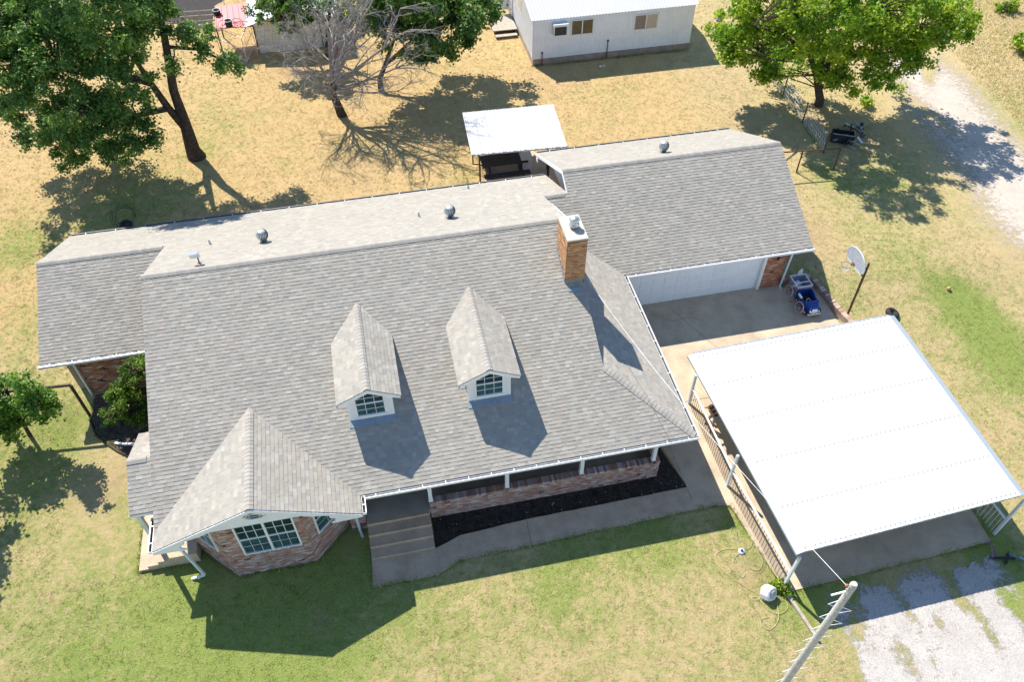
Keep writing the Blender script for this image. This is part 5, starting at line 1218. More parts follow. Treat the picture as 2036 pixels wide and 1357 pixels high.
# ------------------------------------------------------------------ back shed, red lean-to, pen and clutter
def shed():
    s_ = thing('back_shed', 'small white shed with a low gabled white metal roof behind the bare tree', 'shed', (-3.9, 58, 0))
    y = 55.8; x0, x1, xm = -6.35, -.75, -3.6; D = 6.0
    b = MB(); b.prism([(x0,y,-.1),(x1,y,-.1),(x1,y,2.3),(xm,y,2.95),(x0,y,2.25)], (0,D,0)); obj('wall', b, M['shedwhite'], s_)
    for k in range(7):
        z0 = .02+k*.32; m_ = MB(); m_.box((x0+.01,y-.03,z0), (x1-.01,y-.002,z0+.30)); obj('wall_board', m_, M['shedwhite'], s_)
    for sgn in (-1, 1):
        xe = x0-.45 if sgn < 0 else x1+.3; ze = 2.18 if sgn < 0 else 2.22
        for k in range(5):
            ya, yb = y-.45+k*1.38, y-.45+(k+1)*1.38; m_ = MB(); m_.prism([(xm,ya,3.03),(xe,ya,ze),(xe,yb-.01,ze),(xm,yb-.01,3.03)], (0,0,.03)); m_.bar((xm,yb-.05,3.06), (xe,yb-.05,ze+.03), .05, .05); obj('roof_panel', m_, M['metalroof'], s_)
    d = MB(); d.box((-3.4,y-.05,.1), (-1.9,y-.031,2.1)); obj('door', d, M['shedwhite'], s_)
    f = MB()
    for q, r_ in (((-3.4,y-.05,2.1),(-1.9,y-.05,2.1)),((-1.9,y-.05,.1),(-1.9,y-.05,2.1))): f.bar(q, r_, .05, .05, (0,1,0))
    obj('door_trim', f, M['darkwood'], s_)
    h = MB(); h.torus((-1.45,y-.08,2.2), (0,1,.1), .28, .05, 22, 8); tag(obj('hose_coil', h, M['black']), 'black coil hanging on the white shed wall under the eave', 'hose')
M['shedwhite'] = mat('shed_white', (.8,.79,.77), .8, nscale=2, col2=(.7,.68,.66))
shed()
def leanto():
    t_ = thing('lean_to', 'red metal lean-to roof with standing seams beside the white shed', 'shelter', (-8.5, 60, 0))
    q = [P(430,57,2.0), P(503,53,2.0), P(492,5,2.3), P(428,13,2.3)]
    for k in range(6):
        a_ = q[0]+(q[1]-q[0])*k/6; b_ = q[0]+(q[1]-q[0])*(k+1)/6; c = q[3]+(q[2]-q[3])*(k+1)/6; d = q[3]+(q[2]-q[3])*k/6
        m_ = MB(); m_.prism([a_,b_,c,d], (0,0,.02)); m_.bar(a_+[0,0,.04], d+[0,0,.04], .05, .05); obj('roof_panel', m_, M['red'], t_)
    for p in q: m_ = MB(); m_.tube([(p[0],p[1],0), p-np.array([0,0,.02])], .05, 6); obj('post', m_, M['darkpipe'], t_)
    for px, py, lab in ((433,31,'black tub with a pale rim standing on the left edge of the red roof'), (456,52,'black tub with a pale rim standing near the front of the red roof')):
        c = P(px, py, 2.1); k = thing('tub', lab, 'tub', c, 'black tubs on the red roof'); m_ = MB(); m_.lathe([(0,0),(.22,0),(.26,.42),(.23,.42),(.2,.1),(0,.1)], c, 16); obj('bucket', m_, M['black'], k); m_ = MB(); m_.torus(c+[0,0,.42], (0,0,1), .25, .02, 18, 6); obj('rim', m_, M['palegrey'], k)
    bi = thing('old_bicycle', 'bare old bicycle frame and wheels lying on the red roof', 'bicycle', P(460,48,2.1)); 
    for px, py, r_ in ((446,48,.42), (470,45,.42)):
        m_ = MB(); c = P(px, py, 2.2); m_.torus(c, (.1,-.3,1), r_, .02, 24, 6)
        for k in range(8): a_ = k*math.pi/4; m_.tube([c, c+[r_*math.cos(a_),r_*math.sin(a_),-.0]], .006, 4, cap=False)
        obj('wheel', m_, M['darkpipe'], bi)
    m_ = MB(); c1, c2 = P(446,48,2.2), P(470,45,2.2); m_.tube([c1, (c1+c2)/2+[0,.5,.05], c2], .02, 6); m_.tube([c1, (c1+c2)/2-[0,.1,-.05], c2+[.2,.2,0], c2+[.8,-.2,.1]], .02, 6); obj('bike_frame', m_, M['darkpipe'], bi)
leanto()
pn = thing('dog_pen', 'pale pipe framed wire pen in front of the red lean-to', 'pen', G(470,100))
A, B, C_, D_ = G(447,108), G(492,122), G(505,92), G(440,62)
A = G(452,104); B = G(492,123); Hh = 1.75
cor = [G(437,98), G(492,123), G(507,86)]
for p in cor: m_ = MB(); m_.tube([p, p+[0,0,Hh]], .03, 6); obj('pen_post', m_, M['palegrey'], pn)
m_ = MB()
for a_, b_ in zip(cor[:-1], cor[1:]):
    for h in (.05, Hh*.5, Hh): m_.tube([a_+[0,0,h], b_+[0,0,h]], .025, 6)
    L = np.linalg.norm(b_-a_)
    for k in range(int(L/.25)): q = a_+(b_-a_)*k*.25/L; m_.tube([q, q+[0,0,Hh]], .006, 3, cap=False)
obj('pen_rails', m_, M['palegrey'], pn)
c = G(676,80); bb_ = thing('smoker_grill', 'black barrel smoker standing at the right end of the white shed', 'grill', c)
m_ = MB(); m_.tube([c+[-.5,0,.9], c+[.5,.1,.9]], .38, 14); m_.tube([c+[.4,0,.9], c+[.4,0,1.9]], .08, 8); obj('barrel', m_, M['black'], bb_); m_ = MB()
for s_ in (-.35,.35): m_.tube([c+[s_,0,0], c+[s_,0,.6]], .04, 6)
obj('leg', m_, M['black'], bb_)
c = G(684,66); m_ = MB(); m_.lathe([(0,0),(.3,0),(.34,.9),(.36,.95),(.2,1.05),(0,1.08)], c, 14); tag(obj('rubbish_bin', m_, mat('dark_green', (.02,.09,.08), .5)), 'dark green lidded bin behind the black smoker', 'bin')
c = G(671,104); m_ = MB(); m_.lathe([(0,0),(.2,0),(.22,.36),(.12,.44),(.05,.5),(0,.5)], c, 12); tag(obj('fuel_can', m_, mat('fuel_red', (.6,.03,.05), .5)), 'bright red can on the ground behind the bare tree', 'can')
c = G(1429,46); m_ = MB(); m_.lathe([(0,-.22),(.13,-.18),(.21,-.06),(.21,.06),(.13,.18),(0,.22)], c+[0,0,.22], 14); tag(obj('play_ball', m_, mat('violet', (.13,.03,.6), .5)), 'violet ball on the ground beside the bright green tree', 'ball')
c = G(1197,133); m_ = MB()
for dx, r_ in ((-.12,.1),(.12,.09)): m_.lathe([(0,0),(r_,.02),(r_*.9,.12),(0,.15)], c+[dx,0,0], 7, smooth=False)
tag(obj('rock', m_, M['palegrey']), 'small pale stones lying in front of the white building', 'stones')
dd_ = [tuple(G(*p)[:2]) for p in ((290,-40),(300,40),(420,58),(428,10),(520,-40))]
slab('dark_ground', dd_, .01, 0, mat('dark_brown', (.04,.034,.03), .95, nscale=3, col2=(.022,.019,.017), fine=.4, fscale=8))  # near-black brown sheet over this stretch of ground
cf = thing('corral_fence', 'low rail fence along the dark ground behind the big tree', 'fence', G(380,62)); 
a_, b_ = G(318,58), G(432,50)
for t in (0,.25,.5,.75,1): q = a_+(b_-a_)*t; m_ = MB(); m_.tube([q, q+[0,0,1.2]], .05, 6); obj('fence_post', m_, M['wood'], cf)
for h in (.4,.8,1.15): m_ = MB(); m_.bar(a_+[0,0,h], b_+[0,0,h], .04, .1); obj('fence_rail', m_, M['wood'], cf)
for px in (346, 448): g_ = G(px+2, 22); m_ = MB(); m_.tube([g_, g_+[0,0,2.4]], .04, 6); tag(obj('corral_post', m_, M['palegrey']), 'pale thin steel post on the dark ground '+('left of the red roof' if px < 400 else 'just behind the red roof'), 'post', 'steel posts in the corral')
c = G(246,884); m_ = MB(); m_.bar(c+[-.35,.1,.05], c+[.1,-.1,.1], .09, .07); m_.bar(c+[.1,-.1,.1], c+[.75,-.2,.16], .09, .07); tag(obj('drain_spout', m_, M['greywhite']), 'pale drain spout lying at the edge of the corner bed', 'drain pipe')
m_ = MB(); pth = [G(*p)+np.array([0,0,.05]) for p in ((180,838),(192,868),(212,884),(236,900),(262,912))]; m_.tube(pth, .05, 6); tag(obj('bed_edging', m_, M['darkpipe']), 'dark edging bent round the front of the corner bed', 'edging')
# white washed stones in the beds
for nm, pix, n in (('front bed', ((865,1093),(1367,971),(1320,945),(860,1035)), 46), ):
    m_ = MB(); r3 = random.Random(8)
    for i in range(n):
        u, v = r3.random(), r3.random(); A_ = np.array(pix[0])*(1-u)+np.array(pix[1])*u; B_ = np.array(pix[3])*(1-u)+np.array(pix[2])*u; q = G(*(A_*(1-v)+B_*v)); r_ = r3.uniform(.008,.022)
        m_.lathe([(0,0),(r_,.0),(r_*.8,r_*.9),(0,r_)], q+[0,0,.01], 5, smooth=False)
    obj('pebbles', m_, M['palegrey'], kind='stuff')

# ------------------------------------------------------------------ trees
def leaves_mesh(name, parent, centers, radii, per, L, Wd, pal, seed, flat=.75, upb=.55, spread=.5):
    r = np.random.default_rng(seed); n = len(centers)*per
    C_ = np.repeat(np.array(centers), per, axis=0); R_ = np.repeat(np.array(radii), per)
    g = r.normal(0, 1, (n, 3)); g *= (spread*R_)[:, None]; g[:, 2] *= flat; P_ = C_+g
    nrm = r.normal(0, 1, (n, 3)); nrm[:, 2] = np.abs(nrm[:, 2])*.8+upb; nrm += .5*g/(R_[:, None]+1e-6); nrm /= np.linalg.norm(nrm, axis=1)[:, None]
    t = r.normal(0, 1, (n, 3)); t -= nrm*(t*nrm).sum(1)[:, None]; t /= np.linalg.norm(t, axis=1)[:, None]; b = np.cross(nrm, t)
    s_ = r.uniform(.7, 1.3, n)[:, None]
    v = np.stack([P_-t*L*s_/2, P_+b*Wd*s_/2-nrm*.02, P_+t*L*s_/2-nrm*.03, P_-b*Wd*s_/2-nrm*.02], 1).reshape(-1, 3)-ORG[parent.name]
    me = bpy.data.meshes.new(name); me.vertices.add(4*n); me.loops.add(4*n); me.polygons.add(n)
    me.vertices.foreach_set('co', v.astype(np.float32).ravel()); me.loops.foreach_set('vertex_index', np.arange(4*n, dtype=np.int32)); me.polygons.foreach_set('loop_start', np.arange(0, 4*n, 4, dtype=np.int32))
    me.update(); me.validate()
    pal = np.array(pal); k = np.repeat(r.uniform(0, 1, len(centers)), per)*.6+r.uniform(0, 1, n)*.4
    i0 = np.clip((k*(len(pal)-1)).astype(int), 0, len(pal)-2); fr = (k*(len(pal)-1)-i0)[:, None]; c = pal[i0]*(1-fr)+pal[i0+1]*fr
    at = me.color_attributes.new('Col', 'FLOAT_COLOR', 'POINT'); at.data.foreach_set('color', np.repeat(np.concatenate([c, np.ones((n, 1))], 1), 4, axis=0).astype(np.float32).ravel())
    me.materials.append(M['leaf']); o = bpy.data.objects.new(name, me); COL.objects.link(o); o.parent = parent; ORG[o.name] = ORG[parent.name]
    return o
def blobs_from(pix, yp, dist, jit, seed):
    r = random.Random(seed); out = []
    for px, py, rp in pix: out.append((PY(px, py, yp+r.uniform(-jit, jit)), rp*dist/FOC))
    return out
def clumps(blobs, n, rc, seed, shell=.62, squash=.8, minz=.3):
    r = np.random.default_rng(seed); wts = np.array([b[1]**2 for b in blobs]); wts /= wts.sum(); cs, rs = [], []
    while len(cs) < n:
        b = blobs[r.choice(len(blobs), p=wts)]; d = r.normal(0, 1, 3); d /= np.linalg.norm(d); q = b[0]+d*np.array([1, 1, squash])*b[1]*r.uniform(shell, 1.0)
        if q[2] < minz+gz(q[1]): continue
        cs.append(q); rs.append(rc*r.uniform(.6, 1.3))
    return cs, rs
def tree(name, label, base, trunk, limbs, blobs, nclump, rc, per, L, Wd, pal, seed, group=None, cat='tree', bark='bark', twigs=.5, **kw):
    t_ = thing(name, label, cat, base, group)
    m_ = MB(); m_.tube(trunk[0], trunk[1], 12); obj('trunk', m_, M[bark], t_)
    cs, rs = clumps(blobs, nclump, rc, seed, **{k: kw.pop(k) for k in ('shell', 'squash', 'minz') if k in kw})
    m_ = MB(); r = random.Random(seed)
    for pth, rad in limbs: m_.tube(pth, rad, 8)
    nodes = [np.asarray(p, float) for p in trunk[0][len(trunk[0])//2:]]+[np.asarray(p, float) for pth, _ in limbs for p in pth[1:]]
    for c in cs:
        if r.random() > twigs: continue
        q = min(nodes, key=lambda p: np.linalg.norm(p-c)+.6*max(0, p[2]-c[2]+.3)); md = (q+c)/2+np.array([r.uniform(-.2,.2),r.uniform(-.2,.2),r.uniform(-.05,.3)]); m_.tube([q, md, c], [.05,.03,.01], 5, cap=False)
    obj('limbs', m_, M[bark], t_)
    leaves_mesh('crown', t_, cs, rs, per, L, Wd, pal, seed+5, **kw)
    return t_
DK = [(.06,.145,.04),(.10,.215,.05),(.16,.30,.065),(.26,.40,.10)]
BR = [(.09,.22,.016),(.19,.35,.02),(.33,.47,.028),(.50,.57,.05)]
MD = [(.055,.14,.03),(.09,.20,.035),(.15,.28,.045),(.24,.37,.07)]
# big left tree
b0 = G(392,312); D1 = 51
tr = [b0-[0,0,.2], b0+[-.1,0,.5], PY(368,245,43.9), PY(345,180,43.9), PY(325,60,43.9), PY(308,-20,43.9)]
lim = [([PY(372,258,43.9), PY(335,215,43.8), PY(300,165,43.6), PY(250,90,43.4)], [.27,.22,.18,.09]), ([PY(335,215,43.8), PY(270,230,43.), PY(190,220,42.6)], [.2,.14,.06]),
       ([PY(328,92,43.9), PY(345,94,43.7), PY(395,98,43.4), PY(440,118,43.2), PY(470,145,43)], [.12,.1,.08,.06,.02]), ([PY(300,165,43.6), PY(210,140,43.4), PY(120,140,43)], [.22,.15,.06]), ([PY(325,60,43.9), PY(300,0,43.6), PY(280,-60,43)], [.14,.1,.05])]
bl = blobs_from(((150,150,120),(90,70,95),(60,225,65),(175,245,80),(258,222,48),(205,75,80),(130,290,48),(40,20,80),(190,0,90),(20,130,60),(-30,60,90),(120,-60,100),(230,290,40),(280,270,32)), 43.2, D1, 1.6, 1)
bl += blobs_from(((300,40,38),(398,62,32),(428,88,28),(452,128,22),(470,150,14),(350,130,13),(320,20,34),(395,100,16),(345,165,9),(330,5,30),(370,75,20)), 43.3, D1, .4, 2)
tree('shade_tree', 'big dark green leafy tree with a thick forked trunk behind the left roof', b0, (tr, [.60,.43,.32,.25,.18,.08]), lim, bl, 600, .52, 165, .18, .12, DK, 11, twigs=.25, spread=.45)
# bright right tree
b0 = G(1627,209)
tr = [b0-[0,0,.2], b0+[0,0,.4], PY(1627,175,41.3), PY(1624,150,41.2)]
lim = [([PY(1626,160,41.2), PY(1655,110,41), PY(1690,60,40.5), PY(1740,20,40)], [.24,.18,.12,.05]), ([PY(1625,155,41.2), PY(1610,110,41), PY(1560,70,40.6), PY(1500,50,40.4)], [.22,.15,.1,.04]), ([PY(1626,160,41.2), PY(1640,100,41.5), PY(1640,30,42)], [.2,.14,.06]),
       ([PY(1655,110,41), PY(1740,110,40.4), PY(1820,90,40)], [.14,.1,.04]), ([PY(1610,110,41), PY(1540,120,40.4), PY(1480,95,40)], [.12,.08,.03])]
bl = blobs_from(((1495,85,52),(1470,45,55),(1600,55,75),(1700,55,85),(1800,55,85),(1875,50,62),(1555,125,48),(1650,115,55),(1760,120,62),(1845,95,48),(1640,160,22),(1712,168,34),(1440,70,22),(1530,0,75),(1750,-10,100),(1650,-10,90),(1722,205,14),(1775,160,28),(1900,20,48)), 40.2, 52, 1.8, 3)
bl = [b for b in bl if b[0][0] > 25.5]+blobs_from(((1495,85,52),(1470,45,55),(1555,125,45),(1440,70,24),(1520,140,24),(1530,10,70),(1590,60,55),(1450,110,16)), 43.2, 54, 1.4, 13)
tree('shade_tree', 'bright yellow-green spreading tree on a single trunk by the gravel lane', b0, (tr, [.34,.27,.24,.22]), lim, bl, 620, .45, 120, .21, .125, BR, 21, squash=.75, twigs=.3)
# tree behind the bare tree
b0 = G(758,180)
tr = [b0-[0,0,.2], b0+[0,0,.8], PY(765,130,49.3), PY(790,60,49.3)]
bl = blobs_from(((800,30,60),(880,40,68),(945,18,45),(835,88,40),(898,85,32),(765,55,40),(850,0,70),(930,50,25),(960,5,32),(720,20,40),(800,-40,70)), 49.6, 57, 1.5, 4)
tree('shade_tree', 'dense green tree standing behind the bare grey tree', b0, (tr, [.22,.17,.14,.08]), [([PY(765,130,49.3), PY(830,70,49.3), PY(900,40,49.3)], [.13,.09,.04])], bl, 260, .5, 120, .22, .15, MD, 31, twigs=.3)
# tree in front of the shed
b0 = G(650,116)
tr = [b0-[0,0,.1], PY(650,80,b0[1]), PY(655,30,b0[1]), PY(660,-20,b0[1])]
bl = blobs_from(((520,15,26),(560,30,24),(600,20,30),(572,52,17),(640,12,22),(560,62,9),(590,0,35),(540,0,30)), b0[1]-.4, 58, .4, 5)
tree('shed_tree', 'thin trunked green tree hanging over the white shed roof', b0, (tr, [.16,.13,.11,.08]), [([PY(656,20,b0[1]), PY(610,25,b0[1]-.3), PY(560,40,b0[1]-.4)], [.07,.05,.02])], bl, 75, .4, 90, .2, .14, MD, 41, twigs=.4)
# right edge tree
b0 = np.array([50.5,45.0,0])
bl = blobs_from(((2052,120,30),(2056,170,28),(2048,95,22),(2062,200,20),(2080,150,40)), 44.5, 66, .6, 6)
tree('lane_tree', 'yellow-green tree cut off by the right edge of the view', b0, ([b0-[0,0,.2], b0+[0,0,1], b0+[-.2,-.3,2.6]], [.16,.13,.08]), [], bl, 90, .45, 80, .25, .16, BR, 51, minz=.6)
# small left tree
b0 = np.array([-16.3,24.4,gz(24.4)])
bl = blobs_from(((40,762,26),(70,798,30),(22,828,30),(98,808,18),(5,790,40),(55,738,16),(108,826,8),(-30,800,45),(80,838,14),(20,860,18),(-20,860,30)), 24.2, 37, .6, 7)
tree('yard_tree', 'small glossy green tree at the left edge beside the dark pipe rail', b0, ([b0-[0,0,.1], b0+[.1,0,1.0], b0+[.2,0,2.2]], [.09,.07,.04]), [([b0+[.1,0,1.0], b0+[.8,-.1,1.9], b0+[1.5,-.3,2.4]], [.05,.035,.01])], bl, 130, .26, 66, .15, .1, [(.07,.17,.03),(.12,.26,.035),(.2,.36,.05),(.3,.45,.07)], 61, twigs=.7)
b0 = np.array([-19.2,21.0,-.6])
bl = [(b0+np.array([0,0,3.9]), 1.7), (b0+np.array([.9,.6,3.6]), 1.2), (b0+np.array([.3,-1.2,3.2]), 1.2), (b0+np.array([-1.,1.,3.2]), 1.6), (b0+np.array([.9,2.2,3.9]), 1.0)]
tree('yard_tree', 'leafy tree just beyond the left edge that shades the front left lawn', b0, ([b0-[0,0,.1], b0+[0,0,1.2], b0+[0,0,3]], [.16,.12,.06]), [], bl, 95, .4, 60, .2, .14, MD, 71)
# shrub in the corner bed
b0 = G(252,850); bl = blobs_from(((258,738,24),(268,768,28),(240,790,24),(266,820,32),(226,822,22),(282,716,13),(285,790,24),(240,755,14),(215,835,14)), 24.3, 38, .35, 8)
tree('shrub', 'tall yellow-green shrub growing in the corner bed against the brick wing', b0, ([b0-[0,0,.05], b0+[.1,.3,.8], b0+[.2,.7,1.6]], [.06,.05,.03]), [([b0+[.1,.3,.4], b0+[-.3,.5,1.1]], [.04,.02]), ([b0+[.1,.3,.5], b0+[.6,.7,1.3]], [.04,.02])], bl, 120, .19, 60, .11, .055, [(.04,.10,.02),(.08,.18,.02),(.16,.29,.03),(.36,.46,.06)], 81, cat='shrub', minz=.15, twigs=.7)
b0 = G(1552,1170); bl = [(b0+np.array([0,0,.2]), .28), (b0+np.array([-.25,.05,.15]), .22), (b0+np.array([.1,-.25,.12]), .2)]
tree('weed_clump', 'clump of bright green weeds at the foot of the front carport post', b0, ([b0, b0+[0,0,.2]], [.015,.008]), [], bl, 26, .12, 26, .12, .07, BR, 91, cat='weeds', minz=.03)
b0 = G(1990,25); bl = [(b0+np.array([0,0,.5]), .6), (b0+np.array([.7,.1,.4]), .5)]
tree('weed_clump', 'low green bush alone in the dry field at the upper right', b0, ([b0, b0+[0,0,.4]], [.03,.01]), [], bl, 24, .25, 30, .22, .14, BR, 93, cat='bush', minz=.05)

# bare grey tree
def bare_tree():
    b0 = G(681,229); Y = b0[1]; t_ = thing('bare_tree', 'leafless grey tree with many fine branches in the back yard', 'tree', b0)
    m_ = MB(); m_.tube([b0-[0,0,.2], PY(674,215,Y), PY(667,198,Y), PY(664,178,Y), PY(662,160,Y)], [.34,.27,.24,.22,.2], 12); obj('trunk', m_, M['bark'], t_)
    r = random.Random(4); m_ = MB()
    def grow(p, d, L, rad, lev):
        n = 4; pts = [p]; q = p.copy(); dd = d.copy()
        for i in range(n):
            dd = dd+np.array([r.gauss(0,.13),r.gauss(0,.13),r.gauss(0,.10)-(.05 if lev > 1 else 0)]); dd /= np.linalg.norm(dd); q = q+dd*L/n; q[2] = max(q[2], .5); pts.append(q.copy())
        m_.tube(pts, [rad*(1-.6*i/n) for i in range(n+1)], 6 if rad > .03 else 4, cap=False)
        if lev >= 4 or rad < .005: return
        k = r.choice((3, 3, 4)) if lev else 5
        for j in range(k+1):
            i = r.randint(1, n) if j else n; a_ = dd*.9+np.array([r.gauss(0,.45),r.gauss(0,.45),r.gauss(0,.35)]); a_ /= np.linalg.norm(a_)
            grow(pts[i], a_, L*r.uniform(.36,.6), rad*(.60-.05*j) if j else rad*.45, lev+1)
    for (px, py, dy, sx, sy, rad) in ((600,95,-.8,662,170,.09),(640,30,.5,662,160,.12),(668,-10,1.2,662,160,.12),(705,-5,.2,663,160,.13),(745,30,-.6,663,160,.12),(790,75,-1.2,663,165,.11),(815,150,-1.6,664,175,.08),(575,70,.6,663,172,.07),(560,115,-1.6,664,180,.06),(720,60,1.8,663,160,.1),(690,40,-2.0,663,165,.09),(770,160,-2.6,665,185,.07),(655,165,-2.4,665,190,.05),(700,190,-2.6,665,190,.05),(615,170,-1.5,665,188,.05),(640,190,-1.2,667,200,.035),(690,215,-2.2,668,200,.03),(812,182,-1.0,665,176,.05),(548,60,-.4,663,168,.06),(650,-40,2.2,662,160,.1)):
        s_ = PY(sx, sy, Y); e_ = PY(px, py, Y+dy); v_ = e_-s_; L = np.linalg.norm(v_); grow(s_, v_/L+np.array([0,0,.10]), L*.86, rad*1.15, 0)
    obj('branches', m_, M['deadbark'], t_)
bare_tree()

# ------------------------------------------------------------------ dry field grass and lawn tufts (too many to count)
def blades(name, regions, n, hgt, wid, pal, seed, material):
    r = np.random.default_rng(seed); pts = []
    area = [pg for pg in regions]
    for pg in area:
        pg = np.array(pg); lo, hi = pg.min(0), pg.max(0); k = 0
        cand = r.uniform(lo, hi, (n*3//len(area), 2)); ins = np.zeros(len(cand), bool)
        for i in range(len(pg)):
            (x0, y0), (x1, y1) = pg[i], pg[(i+1) % len(pg)]; c = ((y0 > cand[:,1]) != (y1 > cand[:,1])) & (cand[:,0] < (x1-x0)*(cand[:,1]-y0)/(y1-y0+1e-12)+x0); ins ^= c
        pts.append(cand[ins][:n//len(area)])
    p = np.concatenate(pts); n = len(p); z_ = np.interp(p[:,1], GY, GZ); a_ = r.uniform(0, 2*np.pi, n); h = hgt*r.uniform(.5, 1.4, n); ln = r.normal(0, .5, (n, 2))*h[:, None]
    b = np.stack([p[:,0], p[:,1], z_], 1); s_ = np.stack([np.cos(a_), np.sin(a_), np.zeros(n)], 1)*wid*r.uniform(.6,1.4,n)[:, None]
    tip = b+np.stack([ln[:,0], ln[:,1], h], 1)
    v = np.stack([b-s_, b+s_, tip], 1).reshape(-1, 3)
    me = bpy.data.meshes.new(name); me.vertices.add(3*n); me.loops.add(3*n); me.polygons.add(n); me.vertices.foreach_set('co', v.astype(np.float32).ravel()); me.loops.foreach_set('vertex_index', np.arange(3*n, dtype=np.int32)); me.polygons.foreach_set('loop_start', np.arange(0, 3*n, 3, dtype=np.int32)); me.update(); me.validate()
    pal = np.array(pal); c = pal[r.integers(0, len(pal), n)]*r.uniform(.8, 1.2, n)[:, None]
    at = me.color_attributes.new('Col', 'FLOAT_COLOR', 'POINT'); at.data.foreach_set('color', np.repeat(np.concatenate([c, np.ones((n,1))], 1), 3, axis=0).astype(np.float32).ravel())
    me.materials.append(material); o = bpy.data.objects.new(name, me); COL.objects.link(o); o['kind'] = 'stuff'; return o
M['grassblade'] = mat('grass_blade', (1,1,1), .9, nscale=.6, namt=.12, attr=True, transl=.2, spec=.1)
field = [tuple(G(*p)[:2]) for p in ((1840,-60),(1960,60),(1900,110),(1960,180),(2010,230),(2060,290),(2150,280),(2150,-60))]
blades('field_grass', [field], 26000, .16, .02, [(.80,.66,.44),(.86,.74,.50),(.70,.55,.36),(.85,.74,.55),(.62,.52,.36),(.45,.46,.2)], 5, M['grassblade'])

def inside(pts, pg):
    pg = np.array(pg); ins = np.zeros(len(pts), bool)
    for i in range(len(pg)):
        (x0, y0), (x1, y1) = pg[i], pg[(i+1) % len(pg)]
        ins ^= ((y0 > pts[:,1]) != (y1 > pts[:,1])) & (pts[:,0] < (x1-x0)*(pts[:,1]-y0)/(y1-y0+1e-12)+x0)
    return ins
def lawn_blades(n_clump, per, seed):
    r = np.random.default_rng(seed); view = [tuple(P(*p)[:2]) for p in ((-60,-40),(2096,-40),(2096,1420),(-60,1420))]
    vv = np.array(view); lo, hi = vv.min(0), vv.max(0)
    c = r.uniform(lo, hi, (n_clump*2, 2)); keep = inside(c, view)
    for pg in (walk, drive, bed, bed2, [(-14.4,17.2),(-8,17.2),(-7.5,16.0),(-4.3,16.0),(-2.9,17),(10,17),(10,26.3),(19.4,26.3),(19.4,36),(9.3,36),(9.3,34),(-14.4,34)][0:], [(-11.2,16.9),(-8.8,16.9),(-8.8,20),(-11.2,20)], dd_, gp((955,314),(1060,300),(1125,360),(1120,400),(985,400)), [(12.08,50.1),(23.5,50.1),(23.5,60),(12.08,60)], [(-6.35,55.8),(-.7,55.8),(-.7,62),(-6.35,62)]):
        keep &= ~inside(c, pg)
    for pg in (lane, pad): keep &= ~(inside(c, pg) & (r.random(len(c)) < .965))
    c = c[keep][:n_clump]; m = len(c)
    p = np.repeat(c, per, axis=0)+r.normal(0, .05, (m*per, 2)); n = len(p)
    lean = np.repeat(r.uniform(0, 2*np.pi, m), per)+r.normal(0, .9, n); h = r.uniform(.015, .045, n); rch = r.uniform(.03, .10, n)
    z_ = np.interp(p[:,1], GY, GZ); d = np.stack([np.cos(lean), np.sin(lean)], 1); s_ = np.stack([-d[:,1], d[:,0]], 1)*r.uniform(.008, .02, n)[:, None]
    b0_ = np.stack([p[:,0]-s_[:,0], p[:,1]-s_[:,1], z_], 1); b1_ = np.stack([p[:,0]+s_[:,0], p[:,1]+s_[:,1], z_], 1); tp = np.stack([p[:,0]+d[:,0]*rch, p[:,1]+d[:,1]*rch, z_+h], 1)
    v = np.stack([b0_, b1_, tp], 1).reshape(-1, 3)
    me = bpy.data.meshes.new('lawn_grass'); me.vertices.add(3*n); me.loops.add(3*n); me.polygons.add(n); me.vertices.foreach_set('co', v.astype(np.float32).ravel()); me.loops.foreach_set('vertex_index', np.arange(3*n, dtype=np.int32)); me.polygons.foreach_set('loop_start', np.arange(0, 3*n, 3, dtype=np.int32)); me.update(); me.validate()
    xs, ys, mk = GMASK; ix = np.clip(np.searchsorted(xs, p[:,0])-1, 0, len(xs)-2); iy = np.clip(np.searchsorted(ys, p[:,1])-1, 0, len(ys)-2)
    fx = ((p[:,0]-xs[ix])/(xs[ix+1]-xs[ix]))[:, None]; fy = ((p[:,1]-ys[iy])/(ys[iy+1]-ys[iy]))[:, None]
    k = (mk[iy,ix]*(1-fx)+mk[iy,ix+1]*fx)*(1-fy)+(mk[iy+1,ix]*(1-fx)+mk[iy+1,ix+1]*fx)*fy
    k[:, 0] = np.clip(k[:, 0]+np.repeat(r.normal(0, .14, m), per), 0, 1); k[:, 1] *= .4
    at = me.color_attributes.new('Mask', 'FLOAT_COLOR', 'POINT'); at.data.foreach_set('color', np.repeat(np.concatenate([k, np.ones((n,1))], 1), 3, axis=0).astype(np.float32).ravel())
    me.materials.append(M['lawn']); o = bpy.data.objects.new('lawn_grass', me); COL.objects.link(o); o['kind'] = 'stuff'
lawn_blades(80000, 6, 77)

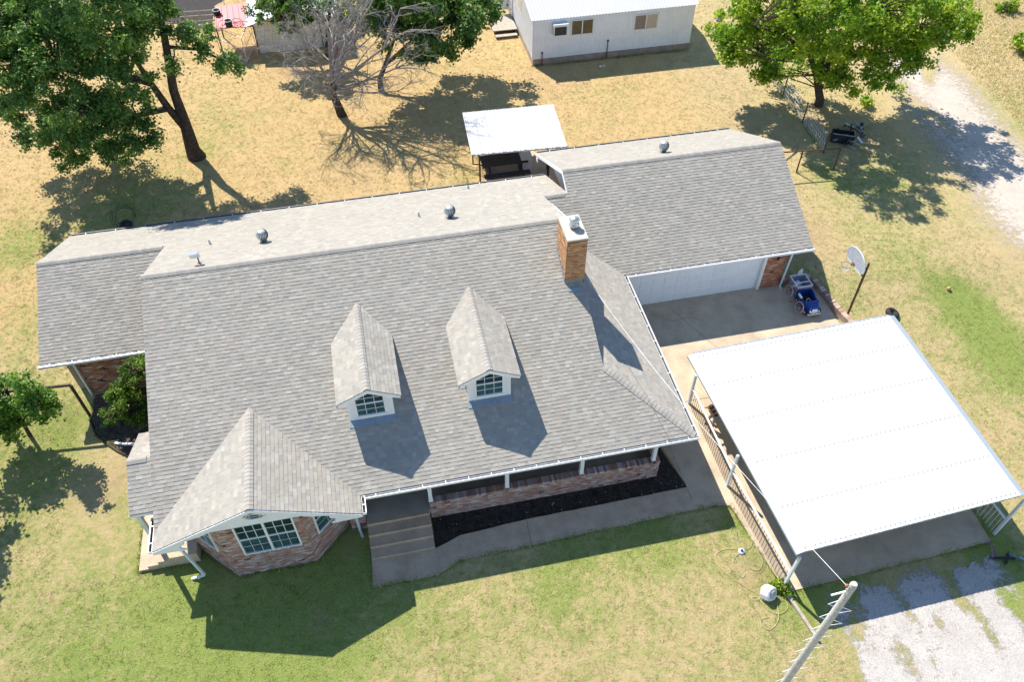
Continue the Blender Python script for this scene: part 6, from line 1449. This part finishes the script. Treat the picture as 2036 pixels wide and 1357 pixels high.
def edge_tufts(lines, dens, seed):
    r = np.random.default_rng(seed); pts = []
    for ln in lines:
        for a_, b_ in zip(ln[:-1], ln[1:]):
            a_, b_ = np.array(a_[:2]), np.array(b_[:2]); L = np.linalg.norm(b_-a_); n = int(L*dens); t = r.random(n)
            amp = .5+.5*np.sin(t*L*3.1+r.uniform(0, 6))*np.sin(t*L*1.3); k = r.random(n) < amp*.8+.15; t = t[k]
            pts.append(a_+(b_-a_)*t[:, None]+r.normal(0, .05, (len(t), 2)))
    p = np.concatenate(pts); n = len(p); z_ = np.interp(p[:,1], GY, GZ); an = r.uniform(0, 2*np.pi, n); h = r.uniform(.05, .15, n)
    d = np.stack([np.cos(an), np.sin(an)], 1); s_ = np.stack([-d[:,1], d[:,0]], 1)*.011; b = np.stack([p[:,0], p[:,1], z_], 1); sx = np.concatenate([s_, np.zeros((n,1))], 1)
    v = np.stack([b-sx, b+sx, b+np.concatenate([d*h[:, None]*r.uniform(.3,1.2,n)[:, None], h[:, None]], 1)], 1).reshape(-1, 3)
    me = bpy.data.meshes.new('edge_grass'); me.vertices.add(3*n); me.loops.add(3*n); me.polygons.add(n); me.vertices.foreach_set('co', v.astype(np.float32).ravel()); me.loops.foreach_set('vertex_index', np.arange(3*n, dtype=np.int32)); me.polygons.foreach_set('loop_start', np.arange(0, 3*n, 3, dtype=np.int32)); me.update(); me.validate()
    pal = np.array([(.12,.22,.04),(.2,.3,.06),(.3,.36,.1),(.5,.42,.2)]); c = pal[r.integers(0, 4, n)]*r.uniform(.8, 1.2, n)[:, None]
    at = me.color_attributes.new('Col', 'FLOAT_COLOR', 'POINT'); at.data.foreach_set('color', np.repeat(np.concatenate([c, np.ones((n,1))], 1), 3, axis=0).astype(np.float32).ravel())
    me.materials.append(M['grassblade']); o = bpy.data.objects.new('edge_grass', me); COL.objects.link(o); o['kind'] = 'stuff'
edge_tufts([gp((735,1120),(741,1169),(871,1145),(917,1114),(1063,1084),(1400,1011),(1428,1005)), [(11.56,15.2),(12.42,15.0),(13.05,11.02),(22.0,11.32),(22.2,17.0),(21.75,22.6)], [(-11.2,20.2),(-11.2,16.95),(-8.9,16.95),(-8.87,17.4),(-7.4,15.98),(-4.39,15.98),(-3.0,17.3)], gp((186,798),(180,835),(192,865),(215,880),(250,905)),
  [(22.0,22.7),(21.3,26.1),(20.9,26.5)], [(12.0,50.0),(23.5,49.95)], gp((1583,345),(1600,340),(1657,338)), gp((1637,304),(1520,138)), gp((600,1190),(560,1160))], 190, 9)
